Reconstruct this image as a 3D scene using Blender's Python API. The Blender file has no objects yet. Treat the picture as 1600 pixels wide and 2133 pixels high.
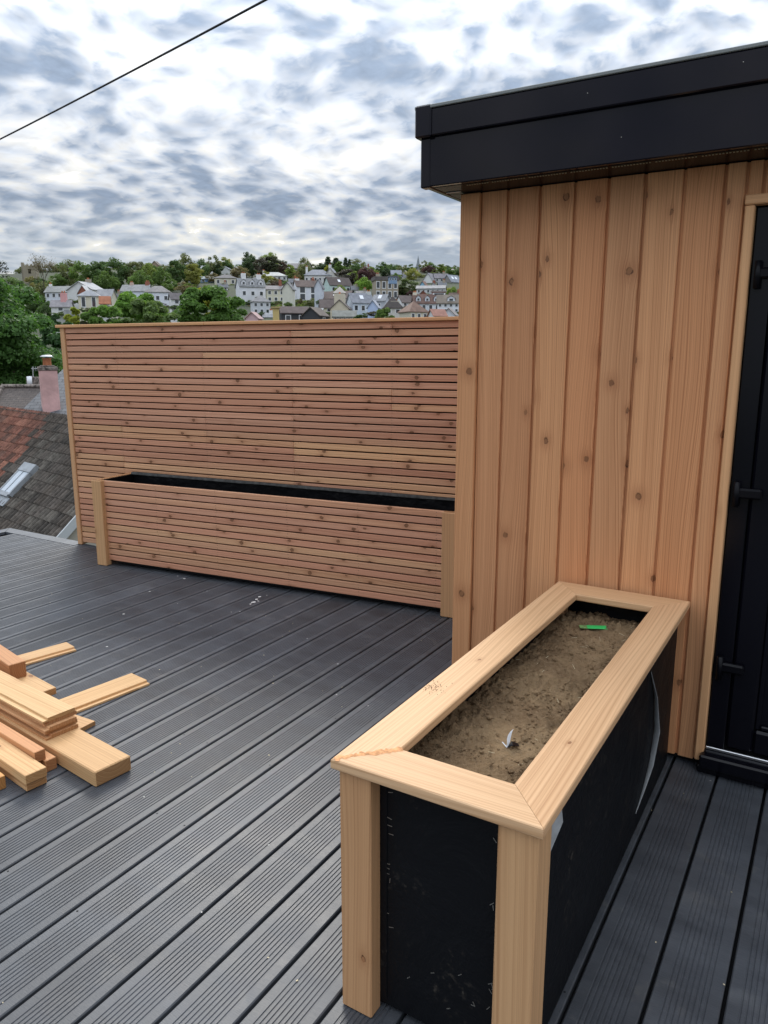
import bpy, bmesh, math, random
import numpy as np
from mathutils import Vector, Matrix, noise
R = math.radians
random.seed(7)
SC = bpy.context.scene
COL = SC.collection

# ------------------------------------------------------------------ camera, sky, sun, exposure
CAM_H = 1.5
PITCH, YAW = R(11.838), R(31.129)
cam = bpy.data.cameras.new('camera')
cam.sensor_fit = 'VERTICAL'; cam.sensor_height = 36.0; cam.sensor_width = 27.0
cam.lens = 1572.0 / 2133.0 * 36.0
cam.clip_start = 0.05; cam.clip_end = 4000
camo = bpy.data.objects.new('camera', cam); COL.objects.link(camo)
camo.location = (0, 0, CAM_H); camo.rotation_euler = (R(90) - PITCH, 0, YAW)
SC.camera = camo

SUN_EL = R(38)
FWD = Vector((-math.sin(YAW), math.cos(YAW), 0)); RGT = Vector((math.cos(YAW), math.sin(YAW), 0))
SUN_AZ = R(-6)                                     # relative to the camera heading
SUN_DIR = (FWD * math.cos(SUN_AZ) + RGT * math.sin(SUN_AZ)) * math.cos(SUN_EL) + Vector((0, 0, math.sin(SUN_EL)))

SC.view_settings.view_transform = 'Standard'; SC.view_settings.look = 'None'
SC.view_settings.gamma = 1.0; SC.view_settings.use_curve_mapping = False
SC.view_settings.exposure = 0.78

class NT:
    """small helper to write node trees as expressions"""
    def __init__(s, tree): s.t = tree; s.n = tree.nodes; s.l = tree.links
    def add(s, typ, **kw):
        nd = s.n.new(typ)
        for k, v in kw.items(): setattr(nd, k, v)
        return nd
    def put(s, sock, v):
        if isinstance(v, bpy.types.NodeSocket): s.l.new(v, sock)
        elif v is not None: sock.default_value = v
    def m(s, op, a, b=None, c=None, clamp=False):
        nd = s.add('ShaderNodeMath', operation=op); nd.use_clamp = clamp
        for i, v in enumerate((a, b, c)):
            if v is not None: s.put(nd.inputs[i], v)
        return nd.outputs[0]
    def vm(s, op, a, b=None):
        nd = s.add('ShaderNodeVectorMath', operation=op)
        s.put(nd.inputs[0], a)
        if b is not None:
            if op == 'SCALE': s.put(nd.inputs['Scale'], b)
            else: s.put(nd.inputs[1], b)
        return nd.outputs['Value'] if op in ('DOT_PRODUCT', 'LENGTH') else nd.outputs[0]
    def sep(s, v):
        nd = s.add('ShaderNodeSeparateXYZ'); s.put(nd.inputs[0], v); return nd.outputs
    def comb(s, x, y, z):
        nd = s.add('ShaderNodeCombineXYZ')
        for i, v in enumerate((x, y, z)): s.put(nd.inputs[i], v)
        return nd.outputs[0]
    def noise(s, vec, scale, detail=2.0, rough=0.5, dist=0.0, dim='3D'):
        nd = s.add('ShaderNodeTexNoise', noise_dimensions=dim); s.put(nd.inputs['Vector'], vec)
        nd.inputs['Scale'].default_value = scale; nd.inputs['Detail'].default_value = detail
        nd.inputs['Roughness'].default_value = rough; nd.inputs['Distortion'].default_value = dist
        return nd.outputs['Fac'] if 'Fac' in nd.outputs else nd.outputs[0]
    def sm(s, x, a, b, lo=0.0, hi=1.0):
        nd = s.add('ShaderNodeMapRange', interpolation_type='SMOOTHSTEP')
        s.put(nd.inputs['Value'], x); s.put(nd.inputs['From Min'], a); s.put(nd.inputs['From Max'], b)
        s.put(nd.inputs['To Min'], lo); s.put(nd.inputs['To Max'], hi)
        return nd.outputs[0]
    def mix(s, f, a, b, blend='MIX'):
        nd = s.add('ShaderNodeMix', data_type='RGBA', blend_type=blend)
        s.put(nd.inputs[0], f)
        for i, v in ((6, a), (7, b)):
            if isinstance(v, tuple): v = (*v[:3], 1)
            s.put(nd.inputs[i], v)
        return nd.outputs[2]

SKYSEED = 63.7
W = bpy.data.worlds.new('World'); SC.world = W; W.use_nodes = True
W.node_tree.nodes.clear(); W.cycles.sampling_method = 'MANUAL'; W.cycles.sample_map_resolution = 512
w = NT(W.node_tree)
sky = w.add('ShaderNodeTexSky', sky_type='NISHITA'); sky.sun_disc = False
sky.sun_elevation = SUN_EL; sky.sun_rotation = math.atan2(SUN_DIR.x, SUN_DIR.y)
sky.air_density = 1.0; sky.dust_density = 2.0
clear = w.vm('SCALE', sky.outputs[0], 0.10)
tc = w.add('ShaderNodeTexCoord')
d = w.vm('NORMALIZE', tc.outputs['Generated'])
dx, dy, dz = w.sep(d)
up = w.m('MAXIMUM', dz, 0.0)
inv = w.m('DIVIDE', 1.0, w.m('ADD', up, 0.21))
cp = w.comb(w.m('MULTIPLY', dx, inv), w.m('MULTIPLY', dy, inv), 0.0)       # where the ray meets the cloud deck
warp = w.noise(cp, 1.8, 2.0, dim='2D'); warp2 = w.noise(w.vm('ADD', cp, (7.3, 2.1, 5.0)), 6.0, 2.0, dim='2D')
cpw = w.vm('ADD', cp, w.comb(w.m('MULTIPLY_ADD', warp, 0.22, SKYSEED), w.m('MULTIPLY', warp2, 0.07), 0.0))
big = w.noise(cpw, 1.9, 2.0, 0.5, dim='2D')
mid = w.noise(cpw, 7.6, 3.0, 0.50, 0.0, dim='2D')
fine = w.noise(cpw, 26.0, 3.0, 0.55, 0.1, dim='2D')
vo = w.add('ShaderNodeTexVoronoi', feature='SMOOTH_F1', voronoi_dimensions='2D'); vo.inputs['Scale'].default_value = 12.5; vo.inputs['Smoothness'].default_value = 0.6
w.put(vo.inputs['Vector'], w.vm('ADD', cpw, w.comb(0.0, w.m('MULTIPLY', fine, 0.06), 0.0)))
puff = w.m('SUBTRACT', 0.75, vo.outputs['Distance'])
sund = w.m('MAXIMUM', w.vm('DOT_PRODUCT', d, tuple(SUN_DIR)), 0.0)
glow = w.m('POWER', sund, 14.0)
thick = w.m('ADD', w.m('ADD', w.m('MULTIPLY', big, 0.95), w.m('MULTIPLY', mid, 0.75)), w.m('MULTIPLY', fine, 0.38))
thick = w.m('ADD', thick, w.m('MULTIPLY_ADD', puff, 0.46, -0.165))
thick = w.m('SUBTRACT', thick, w.m('MULTIPLY', glow, 0.15))
t1 = w.m('MULTIPLY', w.m('SUBTRACT', thick, 0.56), 1.32, clamp=True)
thin_c = (0.66, 0.66, 0.645); mid_c = (0.46, 0.495, 0.55); dark_c = (0.205, 0.255, 0.335)
cl = w.mix(w.sm(t1, 0.12, 0.62), thin_c, mid_c)
cl = w.mix(w.sm(t1, 0.45, 0.98), cl, dark_c)
cl = w.vm('SCALE', cl, w.m('MULTIPLY_ADD', fine, 0.50, 0.75))
warm = w.m('MULTIPLY', w.sm(dz, 0.03, 0.22, 0.8, 0.0), w.sm(t1, 0.10, 0.45, 1.0, 0.0))
cl = w.mix(warm, cl, (0.80, 0.74, 0.60))
cov = w.sm(thick, 0.55, 0.68)                                             # gaps in the deck show the blue
cl = w.mix(cov, w.mix(0.55, clear, (0.90, 0.89, 0.87)), cl)
haze_ = w.sm(dz, 0.02, 0.19, 0.72, 0.0)                                     # air light low over the horizon
cl = w.mix(haze_, cl, (0.64, 0.70, 0.74))
over = w.m('MULTIPLY_ADD', up, 2.0, 0.46)                                  # zenith raised beyond the overcast law, added light for the shaded walls
gl2 = w.m('MULTIPLY_ADD', glow, 0.15, over)
cl = w.vm('SCALE', cl, gl2)
cl = w.mix(w.sm(dz, -0.12, -0.02, 0.0, 1.0), (0.10, 0.11, 0.10), cl)
bg = w.add('ShaderNodeBackground'); w.put(bg.inputs[0], cl); bg.inputs[1].default_value = 1.0
wo = w.add('ShaderNodeOutputWorld'); w.l.new(bg.outputs[0], wo.inputs[0])

sun = bpy.data.lights.new('sun', 'SUN'); sun.energy = 1.2; sun.angle = R(22); sun.color = (1, 0.95, 0.87)
so = bpy.data.objects.new('sun', sun); COL.objects.link(so)
so.rotation_euler = (-SUN_DIR).to_track_quat('-Z', 'Y').to_euler()

# ------------------------------------------------------------------ pixel geometry of the photograph (metres out)
def ray(x, y):
    a = (x - 800) / 1572.0; b = (1066.5 - y) / 1572.0
    c, s = math.cos(PITCH), math.sin(PITCH)
    return RGT * a + FWD * (c + b * s) + Vector((0, 0, -s + b * c))
def pix(x, y, D):
    r = ray(x, y); return Vector((0, 0, CAM_H)) + r * (D / r.dot(FWD))
def tanel(x, y):
    r = ray(x, y); return r.z / r.dot(FWD)
def pixz(x, y, z):
    r = ray(x, y); return Vector((0, 0, CAM_H)) + r * ((z - CAM_H) / r.z)
def pixplane(x, y, P, n):
    r = ray(x, y); o = Vector((0, 0, CAM_H)); return o + r * ((P - o).dot(n) / r.dot(n))

# ------------------------------------------------------------------ materials
def pmat(name):
    m = bpy.data.materials.new(name); m.use_nodes = True; m.node_tree.nodes.clear()
    t = NT(m.node_tree)
    b = t.add('ShaderNodeBsdfPrincipled'); o = t.add('ShaderNodeOutputMaterial')
    t.l.new(b.outputs[0], o.inputs[0])
    return m, t, b
def bump(t, b, h, dist, strength=1.0):
    nd = t.add('ShaderNodeBump'); nd.inputs['Strength'].default_value = strength
    nd.inputs['Distance'].default_value = dist; t.put(nd.inputs['Height'], h)
    t.l.new(nd.outputs[0], b.inputs['Normal'])

def wood(name, light, dark, ring=0.006, Lk=0.5, Wk=0.12, kgate=0.35, ksize=0.014, contrast=1.0, rough=0.62, kd=1.0):
    m, t, b = pmat(name)
    tc = t.add('ShaderNodeTexCoord'); oi = t.add('ShaderNodeObjectInfo')
    rnd = oi.outputs['Random']
    x, y, z = t.sep(tc.outputs['Object'])
    xo = t.m('MULTIPLY_ADD', rnd, 37.3, x); yo = t.m('MULTIPLY_ADD', rnd, 5.71, y); zo = t.m('MULTIPLY_ADD', rnd, 3.3, z)
    # knots
    v = t.add('ShaderNodeTexVoronoi', voronoi_dimensions='2D', feature='F1')
    v.inputs['Randomness'].default_value = 0.95; v.inputs['Scale'].default_value = 1.0
    t.put(v.inputs['Vector'], t.comb(t.m('DIVIDE', xo, Lk), t.m('DIVIDE', yo, Wk), 0.0))
    px, py, _ = t.sep(v.outputs['Position'])
    kx = t.m('SUBTRACT', xo, t.m('MULTIPLY', px, Lk)); ky = t.m('SUBTRACT', yo, t.m('MULTIPLY', py, Wk))
    cr, cg, cb = t.sep(v.outputs['Color'])
    wob = t.noise(t.comb(xo, yo, zo), 90.0, 2.0)
    dd = t.m('SQRT', t.m('ADD', t.m('POWER', t.m('MULTIPLY', kx, t.m('MULTIPLY_ADD', cg, 0.5, 0.45)), 2.0), t.m('POWER', ky, 2.0)))
    dd = t.m('ADD', dd, t.m('MULTIPLY_ADD', wob, 0.010, -0.005))
    ks = t.m('MULTIPLY', t.m('MULTIPLY_ADD', cg, 0.9, 0.45), ksize)
    gate = t.m('LESS_THAN', cr, kgate)
    q = t.m('DIVIDE', dd, ks)
    halo = t.m('MULTIPLY', t.m('POWER', 2.718, t.m('MULTIPLY', t.m('POWER', t.m('DIVIDE', q, 3.0), 2.0), -1.0)), gate)
    core = t.m('MULTIPLY', t.sm(q, 0.88, 1.08, 1.0, 0.0), gate)
    cres = t.sm(t.noise(t.comb(xo, yo, 7.0), 38.0, 1.0), 0.38, 0.60)
    rim = t.m('MULTIPLY', t.m('MULTIPLY', t.m('SUBTRACT', t.sm(q, 1.0, 1.32, 1.0, 0.0), t.sm(q, 0.62, 0.92, 1.0, 0.0)), gate), cres)
    # grain: growth rings cut along the board, bent round the knots
    low = t.noise(t.comb(t.m('MULTIPLY', xo, 0.9), t.m('MULTIPLY', yo, 7.0), zo), 1.0, 2.0)
    cath = t.noise(t.comb(t.m('MULTIPLY', xo, 0.35), t.m('MULTIPLY', yo, 2.2), t.m('MULTIPLY', zo, 2.0)), 1.6, 1.0)
    g = t.m('ADD', t.m('ADD', yo, t.m('MULTIPLY', zo, 0.8)), t.m('MULTIPLY', low, 0.030))
    g = t.m('ADD', g, t.m('MULTIPLY', cath, 0.15))
    side = t.m('SIGN', ky)
    g = t.m('ADD', g, t.m('MULTIPLY', t.m('MULTIPLY', halo, side), t.m('MULTIPLY', ks, -0.9)))
    n1 = t.add('ShaderNodeTexNoise', noise_dimensions='1D'); t.put(n1.inputs['W'], g)
    n1.inputs['Scale'].default_value = 1.0 / ring; n1.inputs['Detail'].default_value = 3.0; n1.inputs['Roughness'].default_value = 0.62
    rings = t.sm(n1.outputs[0], 0.34, 0.72)
    n2 = t.noise(t.comb(t.m('MULTIPLY', xo, 5.0), t.m('MULTIPLY', g, 900.0), t.m('MULTIPLY', zo, 300.0)), 1.0, 2.0)
    streak = t.noise(t.comb(t.m('MULTIPLY', xo, 0.5), t.m('MULTIPLY', yo, 26.0), t.m('MULTIPLY', zo, 26.0)), 1.0, 2.0)
    f = t.m('ADD', t.m('MULTIPLY', rings, 0.62 * contrast), t.m('MULTIPLY', t.m('SUBTRACT', n2, 0.5), 0.55 * contrast))
    f = t.m('ADD', f, t.m('MULTIPLY', t.m('SUBTRACT', streak, 0.5), 0.9), clamp=True)
    # sawn ends show the rings end-on and drink the light
    enx, _, _ = t.sep(tc.outputs['Normal']); endf = t.sm(t.m('ABSOLUTE', enx), 0.8, 0.95)
    er = t.m('SQRT', t.m('ADD', t.m('POWER', t.m('ADD', y, t.m('MULTIPLY_ADD', rnd, 0.09, -0.02)), 2.0), t.m('POWER', t.m('ADD', z, t.m('MULTIPLY_ADD', rnd, 0.11, -0.11)), 2.0)))
    ne = t.add('ShaderNodeTexNoise', noise_dimensions='1D'); t.put(ne.inputs['W'], t.m('ADD', er, t.m('MULTIPLY', rnd, 9.0))); ne.inputs['Scale'].default_value = 240.0; ne.inputs['Detail'].default_value = 2.0
    f = t.m('ADD', t.m('MULTIPLY', f, t.m('SUBTRACT', 1.0, endf)), t.m('MULTIPLY', endf, t.sm(ne.outputs[0], 0.35, 0.65, 0.35, 1.25)))
    c = t.mix(f, light, dark)
    c = t.mix(t.m('MULTIPLY', endf, 0.35), c, (dark[0] * 0.5, dark[1] * 0.45, dark[2] * 0.4))
    c = t.mix(1.0, c, oi.outputs['Color'], 'MULTIPLY')
    c = t.mix(t.m('MULTIPLY', halo, 0.42), c, (dark[0] * 0.72, dark[1] * 0.56, dark[2] * 0.45))
    kr = t.noise(t.comb(xo, yo, 0.0), 260.0, 2.0)
    c = t.mix(t.m('MULTIPLY', core, 0.75), c, t.mix(t.m('MULTIPLY_ADD', cb, 0.7, t.m('MULTIPLY', kr, 0.3)), (0.19 * kd, 0.075 * kd, 0.030 * kd), (0.40 * kd, 0.185 * kd, 0.080 * kd)))
    c = t.mix(t.m('MULTIPLY', rim, t.m('MULTIPLY_ADD', cb, 0.40, 0.5)), c, (0.085, 0.030, 0.012))
    t.put(b.inputs['Base Color'], c)
    t.put(b.inputs['Roughness'], t.m('MULTIPLY_ADD', rings, -0.08, rough))
    b.inputs['Specular IOR Level'].default_value = 0.35
    bump(t, b, t.m('ADD', t.m('MULTIPLY', rings, 0.7), t.m('MULTIPLY', core, -1.2)), 0.0006, 0.55)
    return m

def simple(name, col, rough=0.6, spec=0.5, metal=0.0, var=0.0, vscale=8.0, usecol=False, bumpd=0.0, bscale=60.0):
    m, t, b = pmat(name)
    tc = t.add('ShaderNodeTexCoord')
    c = (*col, 1)
    if var or usecol:
        n = t.noise(tc.outputs['Object'], vscale, 5.0, 0.6)
        lo = tuple(v * (1 - var) for v in col); hi = tuple(min(1, v * (1 + var)) for v in col)
        c = t.mix(t.sm(n, 0.3, 0.7), lo, hi)
        if usecol:
            oi = t.add('ShaderNodeObjectInfo'); c = t.mix(1.0, c, oi.outputs['Color'], 'MULTIPLY')
    t.put(b.inputs['Base Color'], c)
    b.inputs['Roughness'].default_value = rough; b.inputs['Metallic'].default_value = metal
    b.inputs['Specular IOR Level'].default_value = spec
    if bumpd: bump(t, b, t.noise(tc.outputs['Object'], bscale, 4.0, 0.6), bumpd, 0.6)
    return m

M = {}
M['clad'] = wood('larch_cladding', (0.66, 0.330, 0.160), (0.39, 0.160, 0.066), ring=0.0046, Lk=0.46, Wk=0.125, kgate=0.74, ksize=0.0092, contrast=1.15, kd=0.75)
M['slat'] = wood('cedar_slat', (0.63, 0.357, 0.215), (0.385, 0.182, 0.100), ring=0.0075, Lk=0.50, Wk=0.047, kgate=0.56, ksize=0.0095, kd=0.55, contrast=0.9)
M['cap'] = wood('pale_larch_plank', (0.71, 0.455, 0.255), (0.47, 0.255, 0.12), ring=0.0075, Lk=0.7, Wk=0.14, kgate=0.25, ksize=0.006, contrast=1.0)
M['post'] = wood('larch_post', (0.63, 0.36, 0.185), (0.40, 0.195, 0.088), ring=0.0075, Lk=0.55, Wk=0.10, kgate=0.35, ksize=0.009, contrast=0.85)
M['pine'] = wood('offcut_pine', (0.72, 0.48, 0.255), (0.47, 0.26, 0.11), ring=0.0085, Lk=0.35, Wk=0.14, kgate=0.45, ksize=0.011, contrast=1.0)

# deck composite
m, t, b = pmat('grey_composite'); M['deck'] = m
tc = t.add('ShaderNodeTexCoord'); oi = t.add('ShaderNodeObjectInfo')
ox, oy, oz = t.sep(tc.outputs['Object'])
po = t.comb(ox, oy, t.m('MULTIPLY', oi.outputs['Random'], 50.0))
n1 = t.noise(t.comb(t.m('MULTIPLY', ox, 14.0), t.m('MULTIPLY', oy, 3.0), t.m('MULTIPLY', oi.outputs['Random'], 50.0)), 1.0, 4.0, 0.6)
n2 = t.noise(po, 420.0, 3.0, 0.7); n3 = t.noise(po, 3.1, 4.0, 0.65)
fib = t.noise(t.comb(t.m('MULTIPLY', ox, 500.0), t.m('MULTIPLY', oy, 40.0), 0.0), 1.0, 3.0)
f = t.m('ADD', t.m('MULTIPLY', n1, 0.5), t.m('MULTIPLY', fib, 0.35)); f = t.m('ADD', f, t.m('MULTIPLY', n3, 0.35))
c = t.mix(t.sm(f, 0.35, 0.85), (0.040, 0.045, 0.053), (0.095, 0.103, 0.116))
c = t.mix(t.sm(n2, 0.68, 0.80, 0.0, 0.35), c, (0.30, 0.30, 0.29))
dust = t.m('MULTIPLY', t.sm(n3, 0.55, 0.75), 0.22)
c = t.mix(dust, c, (0.20, 0.19, 0.175))
geo = t.add('ShaderNodeNewGeometry'); wp_ = geo.outputs['Position']
st = t.noise(wp_, 1.3, 5.0, 0.68, 0.6); st2 = t.noise(wp_, 6.0, 4.0, 0.7, 0.4)
c = t.mix(t.sm(st, 0.48, 0.66, 0.0, 0.45), c, (0.040, 0.041, 0.045))
c = t.mix(t.sm(st2, 0.58, 0.74, 0.0, 0.35), c, (0.165, 0.160, 0.150))
c = t.mix(1.0, c, oi.outputs['Color'], 'MULTIPLY')
t.put(b.inputs['Base Color'], c)
t.put(b.inputs['Roughness'], t.m('MULTIPLY_ADD', n1, 0.24, 0.34)); b.inputs['Specular IOR Level'].default_value = 0.55
bump(t, b, t.m('ADD', t.m('MULTIPLY', n2, 0.6), fib), 0.0008, 0.6)

# black membrane with dust and scuffs
m, t, b = pmat('black_membrane'); M['membrane'] = m
tc = t.add('ShaderNodeTexCoord'); ob = tc.outputs['Object']
n1 = t.noise(ob, 5.0, 5.0, 0.65, 0.6); n2 = t.noise(ob, 55.0, 4.0, 0.7)
sx, sy, sz = t.sep(ob)
scr = t.noise(t.comb(t.m('MULTIPLY', sx, 60.0), t.m('MULTIPLY', sy, 60.0), t.m('MULTIPLY', sz, 9.0)), 1.0, 3.0, 0.6)
f = t.m('MULTIPLY', t.sm(n1, 0.52, 0.72), t.sm(scr, 0.5, 0.75))
c = t.mix(t.m('MULTIPLY', f, 0.85), (0.0045, 0.005, 0.0065), (0.085, 0.072, 0.058))
c = t.mix(t.sm(n2, 0.70, 0.76, 0.0, 0.35), c, (0.16, 0.14, 0.11))
t.put(b.inputs['Base Color'], c); t.put(b.inputs['Roughness'], t.m('MULTIPLY_ADD', n1, 0.3, 0.35))
b.inputs['Specular IOR Level'].default_value = 0.18
bump(t, b, t.m('ADD', n1, t.m('MULTIPLY', t.noise(ob, 2.2, 2.0), 1.5)), 0.016, 0.8)

# soil
m, t, b = pmat('dry_soil'); M['soil'] = m
tc = t.add('ShaderNodeTexCoord'); ob = tc.outputs['Object']
n1 = t.noise(ob, 6.0, 4.0, 0.6); n2 = t.noise(ob, 90.0, 5.0, 0.7); n3 = t.noise(ob, 330.0, 2.0)
c = t.mix(t.sm(n1, 0.35, 0.7), (0.185, 0.118, 0.064), (0.345, 0.235, 0.130))
c = t.mix(t.sm(n2, 0.35, 0.75, 0.0, 0.55), c, (0.36, 0.255, 0.155))
c = t.mix(t.sm(n3, 0.70, 0.74, 0.0, 0.6), c, (0.55, 0.44, 0.30))
t.put(b.inputs['Base Color'], c); b.inputs['Roughness'].default_value = 0.95; b.inputs['Specular IOR Level'].default_value = 0.1
bump(t, b, t.m('ADD', n2, t.m('MULTIPLY', n3, 0.5)), 0.010, 1.0)

M['fascia'] = simple('glossy_black_plastic', (0.006, 0.005, 0.010), 0.11, 0.22, var=0.15, vscale=3)
M['soffit'] = simple('black_soffit', (0.010, 0.008, 0.009), 0.22, 0.06)
M['door'] = simple('black_door_plastic', (0.004, 0.004, 0.007), 0.18, 0.2)
M['hinge'] = simple('black_metal', (0.004, 0.004, 0.006), 0.32, 0.15)
M['alu'] = simple('aluminium', (0.55, 0.56, 0.57), 0.35, 0.5, 1.0)
M['dark'] = simple('dark_backing', (0.010, 0.010, 0.011), 0.8, 0.2)
M['roofgrey'] = simple('roof_flashing', (0.20, 0.215, 0.21), 0.5, 0.5)
M['felt'] = simple('grey_liner_felt', (0.055, 0.055, 0.052), 0.9, 0.2, var=0.4, vscale=30, bumpd=0.003)
M['linerblack'] = simple('black_liner', (0.005, 0.005, 0.006), 0.34, 0.25, bumpd=0.02, bscale=9)
M['green'] = simple('green_plastic', (0.05, 0.55, 0.13), 0.4, 0.5, var=0.1)
M['white'] = simple('white_plastic', (0.80, 0.82, 0.85), 0.4, 0.5)
M['paleflap'] = simple('membrane_underside', (0.33, 0.34, 0.345), 0.7, 0.3, var=0.15, vscale=30)
M['steel'] = simple('staple_steel', (0.55, 0.52, 0.46), 0.35, 0.5, 0.9)
M['filler'] = simple('orange_filler', (0.66, 0.33, 0.155), 0.85, 0.2, var=0.3, vscale=90, bumpd=0.003)
M['straw'] = simple('straw', (0.70, 0.60, 0.40), 0.7)
M['cable'] = simple('cable_rubber', (0.015, 0.014, 0.018), 0.6)
M['dirt'] = simple('crumb', (0.20, 0.115, 0.06), 0.9)
M['drop'] = simple('dropping', (0.72, 0.70, 0.66), 0.8)
M['nail'] = simple('nail_head', (0.10, 0.07, 0.05), 0.5, 0.5, 0.5)

# walls, roofs of buildings: colour carried by the object
M['render'] = simple('house_render', (1, 1, 1), 0.85, 0.2, var=0.10, vscale=0.5, usecol=True)
M['roof'] = simple('house_roof', (1, 1, 1), 0.75, 0.3, var=0.28, vscale=1.1, usecol=True)
M['trimw'] = simple('white_trim', (0.78, 0.79, 0.80), 0.5, usecol=True, var=0.02)
M['pane'] = simple('window_glass', (0.035, 0.042, 0.050), 0.06, 0.8)
M['metalw'] = simple('aerial_metal', (0.45, 0.46, 0.47), 0.4, 0.5, 0.8)
M['bark'] = simple('bark', (0.075, 0.060, 0.045), 0.9, 0.2, var=0.4, vscale=3)
M['pinkr'] = simple('pink_render', (0.62, 0.385, 0.365), 0.85, 0.2, var=0.16, vscale=2.2, bumpd=0.02, bscale=5)
M['lichen'] = simple('lichen_stone', (0.20, 0.17, 0.15), 0.95, 0.1, var=0.7, vscale=9, bumpd=0.02, bscale=14)
M['terracotta'] = simple('terracotta', (0.42, 0.16, 0.08), 0.8, 0.2, var=0.25, vscale=10)
M['skyglass'] = simple('sky_coloured_glass', (0.50, 0.55, 0.60), 0.05, 0.8)  # pale base colour stands in for sky mirrored in the pane
M['lead'] = simple('lead_flashing', (0.28, 0.30, 0.32), 0.6, var=0.2, vscale=6)

# old concrete roof tile: colour from the object, lichen spots
m, t, b = pmat('old_roof_tile'); M['tile'] = m
tc = t.add('ShaderNodeTexCoord'); oi = t.add('ShaderNodeObjectInfo')
ob = t.vm('ADD', tc.outputs['Object'], t.comb(t.m('MULTIPLY', oi.outputs['Random'], 60.0), 0.0, 0.0))
n1 = t.noise(ob, 7.0, 5.0, 0.7); n2 = t.noise(ob, 16.0, 3.0, 0.6)
c = t.mix(1.0, t.mix(t.sm(n1, 0.3, 0.72), (0.50, 0.48, 0.46), (1.25, 1.2, 1.15)), oi.outputs['Color'], 'MULTIPLY')
c = t.mix(t.sm(n2, 0.70, 0.76, 0.0, 0.85), c, (0.45, 0.44, 0.40))
t.put(b.inputs['Base Color'], c); b.inputs['Roughness'].default_value = 0.9; b.inputs['Specular IOR Level'].default_value = 0.25

# slates / speckled tiles seen too small to pick apart
def slates(name, c1, c2, sc):
    m, t, b = pmat(name)
    tc = t.add('ShaderNodeTexCoord')
    br = t.add('ShaderNodeTexBrick'); t.put(br.inputs['Vector'], tc.outputs['Object'])
    br.inputs['Color1'].default_value = (*c1, 1); br.inputs['Color2'].default_value = (*c2, 1)
    br.inputs['Mortar'].default_value = (c1[0] * .3, c1[1] * .3, c1[2] * .3, 1)
    br.inputs['Scale'].default_value = sc; br.inputs['Mortar Size'].default_value = 0.018
    br.inputs['Brick Width'].default_value = 0.7; br.inputs['Row Height'].default_value = 0.42
    n = t.noise(tc.outputs['Object'], 5.0, 5.0, 0.7); n2 = t.noise(tc.outputs['Object'], 14.0, 4.0, 0.7)
    c = t.mix(t.sm(n, 0.35, 0.75, 0.0, 0.5), br.outputs[0], tuple(v * 0.5 for v in c1))
    c = t.mix(t.sm(n2, 0.62, 0.70, 0.0, 0.6), c, (0.40, 0.39, 0.36))
    t.put(b.inputs['Base Color'], c); b.inputs['Roughness'].default_value = 0.7
    bump(t, b, br.outputs['Fac'], -0.02, 0.8)
    return m
M['slate'] = slates('slate_roof', (0.105, 0.112, 0.122), (0.165, 0.172, 0.180), 2.6)
M['browntile'] = slates('brown_tile_roof', (0.075, 0.058, 0.050), (0.110, 0.085, 0.072), 3.0)

def leafmat(name, base, var):
    m = bpy.data.materials.new(name); m.use_nodes = True; m.node_tree.nodes.clear(); t = NT(m.node_tree)
    tc = t.add('ShaderNodeTexCoord'); oi = t.add('ShaderNodeObjectInfo')
    n = t.noise(tc.outputs['Object'], 0.8, 4.0, 0.7); n2 = t.noise(tc.outputs['Object'], 9.0, 2.0)
    n = t.m('ADD', t.m('MULTIPLY', n, 0.65), t.m('MULTIPLY', n2, 0.35))
    c = t.mix(t.sm(n, 0.3, 0.7), tuple(v * (1 - var) for v in base), tuple(v * (1 + var) for v in base))
    c = t.mix(1.0, c, oi.outputs['Color'], 'MULTIPLY'); c = t.vm('SCALE', c, 1.8)
    df = t.add('ShaderNodeBsdfPrincipled'); t.put(df.inputs['Base Color'], c); df.inputs['Roughness'].default_value = 0.55
    df.inputs['Specular IOR Level'].default_value = 0.3
    tr = t.add('ShaderNodeBsdfTranslucent'); t.put(tr.inputs[0], t.mix(0.5, c, t.mix(1.0, c, (1.3, 1.4, 0.5), 'MULTIPLY')))
    mx = t.add('ShaderNodeMixShader'); mx.inputs[0].default_value = 0.45
    t.l.new(df.outputs[0], mx.inputs[1]); t.l.new(tr.outputs[0], mx.inputs[2])
    o = t.add('ShaderNodeOutputMaterial'); t.l.new(mx.outputs[0], o.inputs[0])
    return m
M['leaf'] = leafmat('leaves', (1.0, 1.0, 1.0), 0.35)

m, t, b = pmat('terrain_grass'); M['terrain'] = m
tc = t.add('ShaderNodeTexCoord')
n = t.noise(tc.outputs['Object'], 0.05, 6.0, 0.7)
t.put(b.inputs['Base Color'], t.mix(t.sm(n, 0.3, 0.7), (0.015, 0.026, 0.009), (0.036, 0.050, 0.018))); b.inputs['Roughness'].default_value = 0.95

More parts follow.
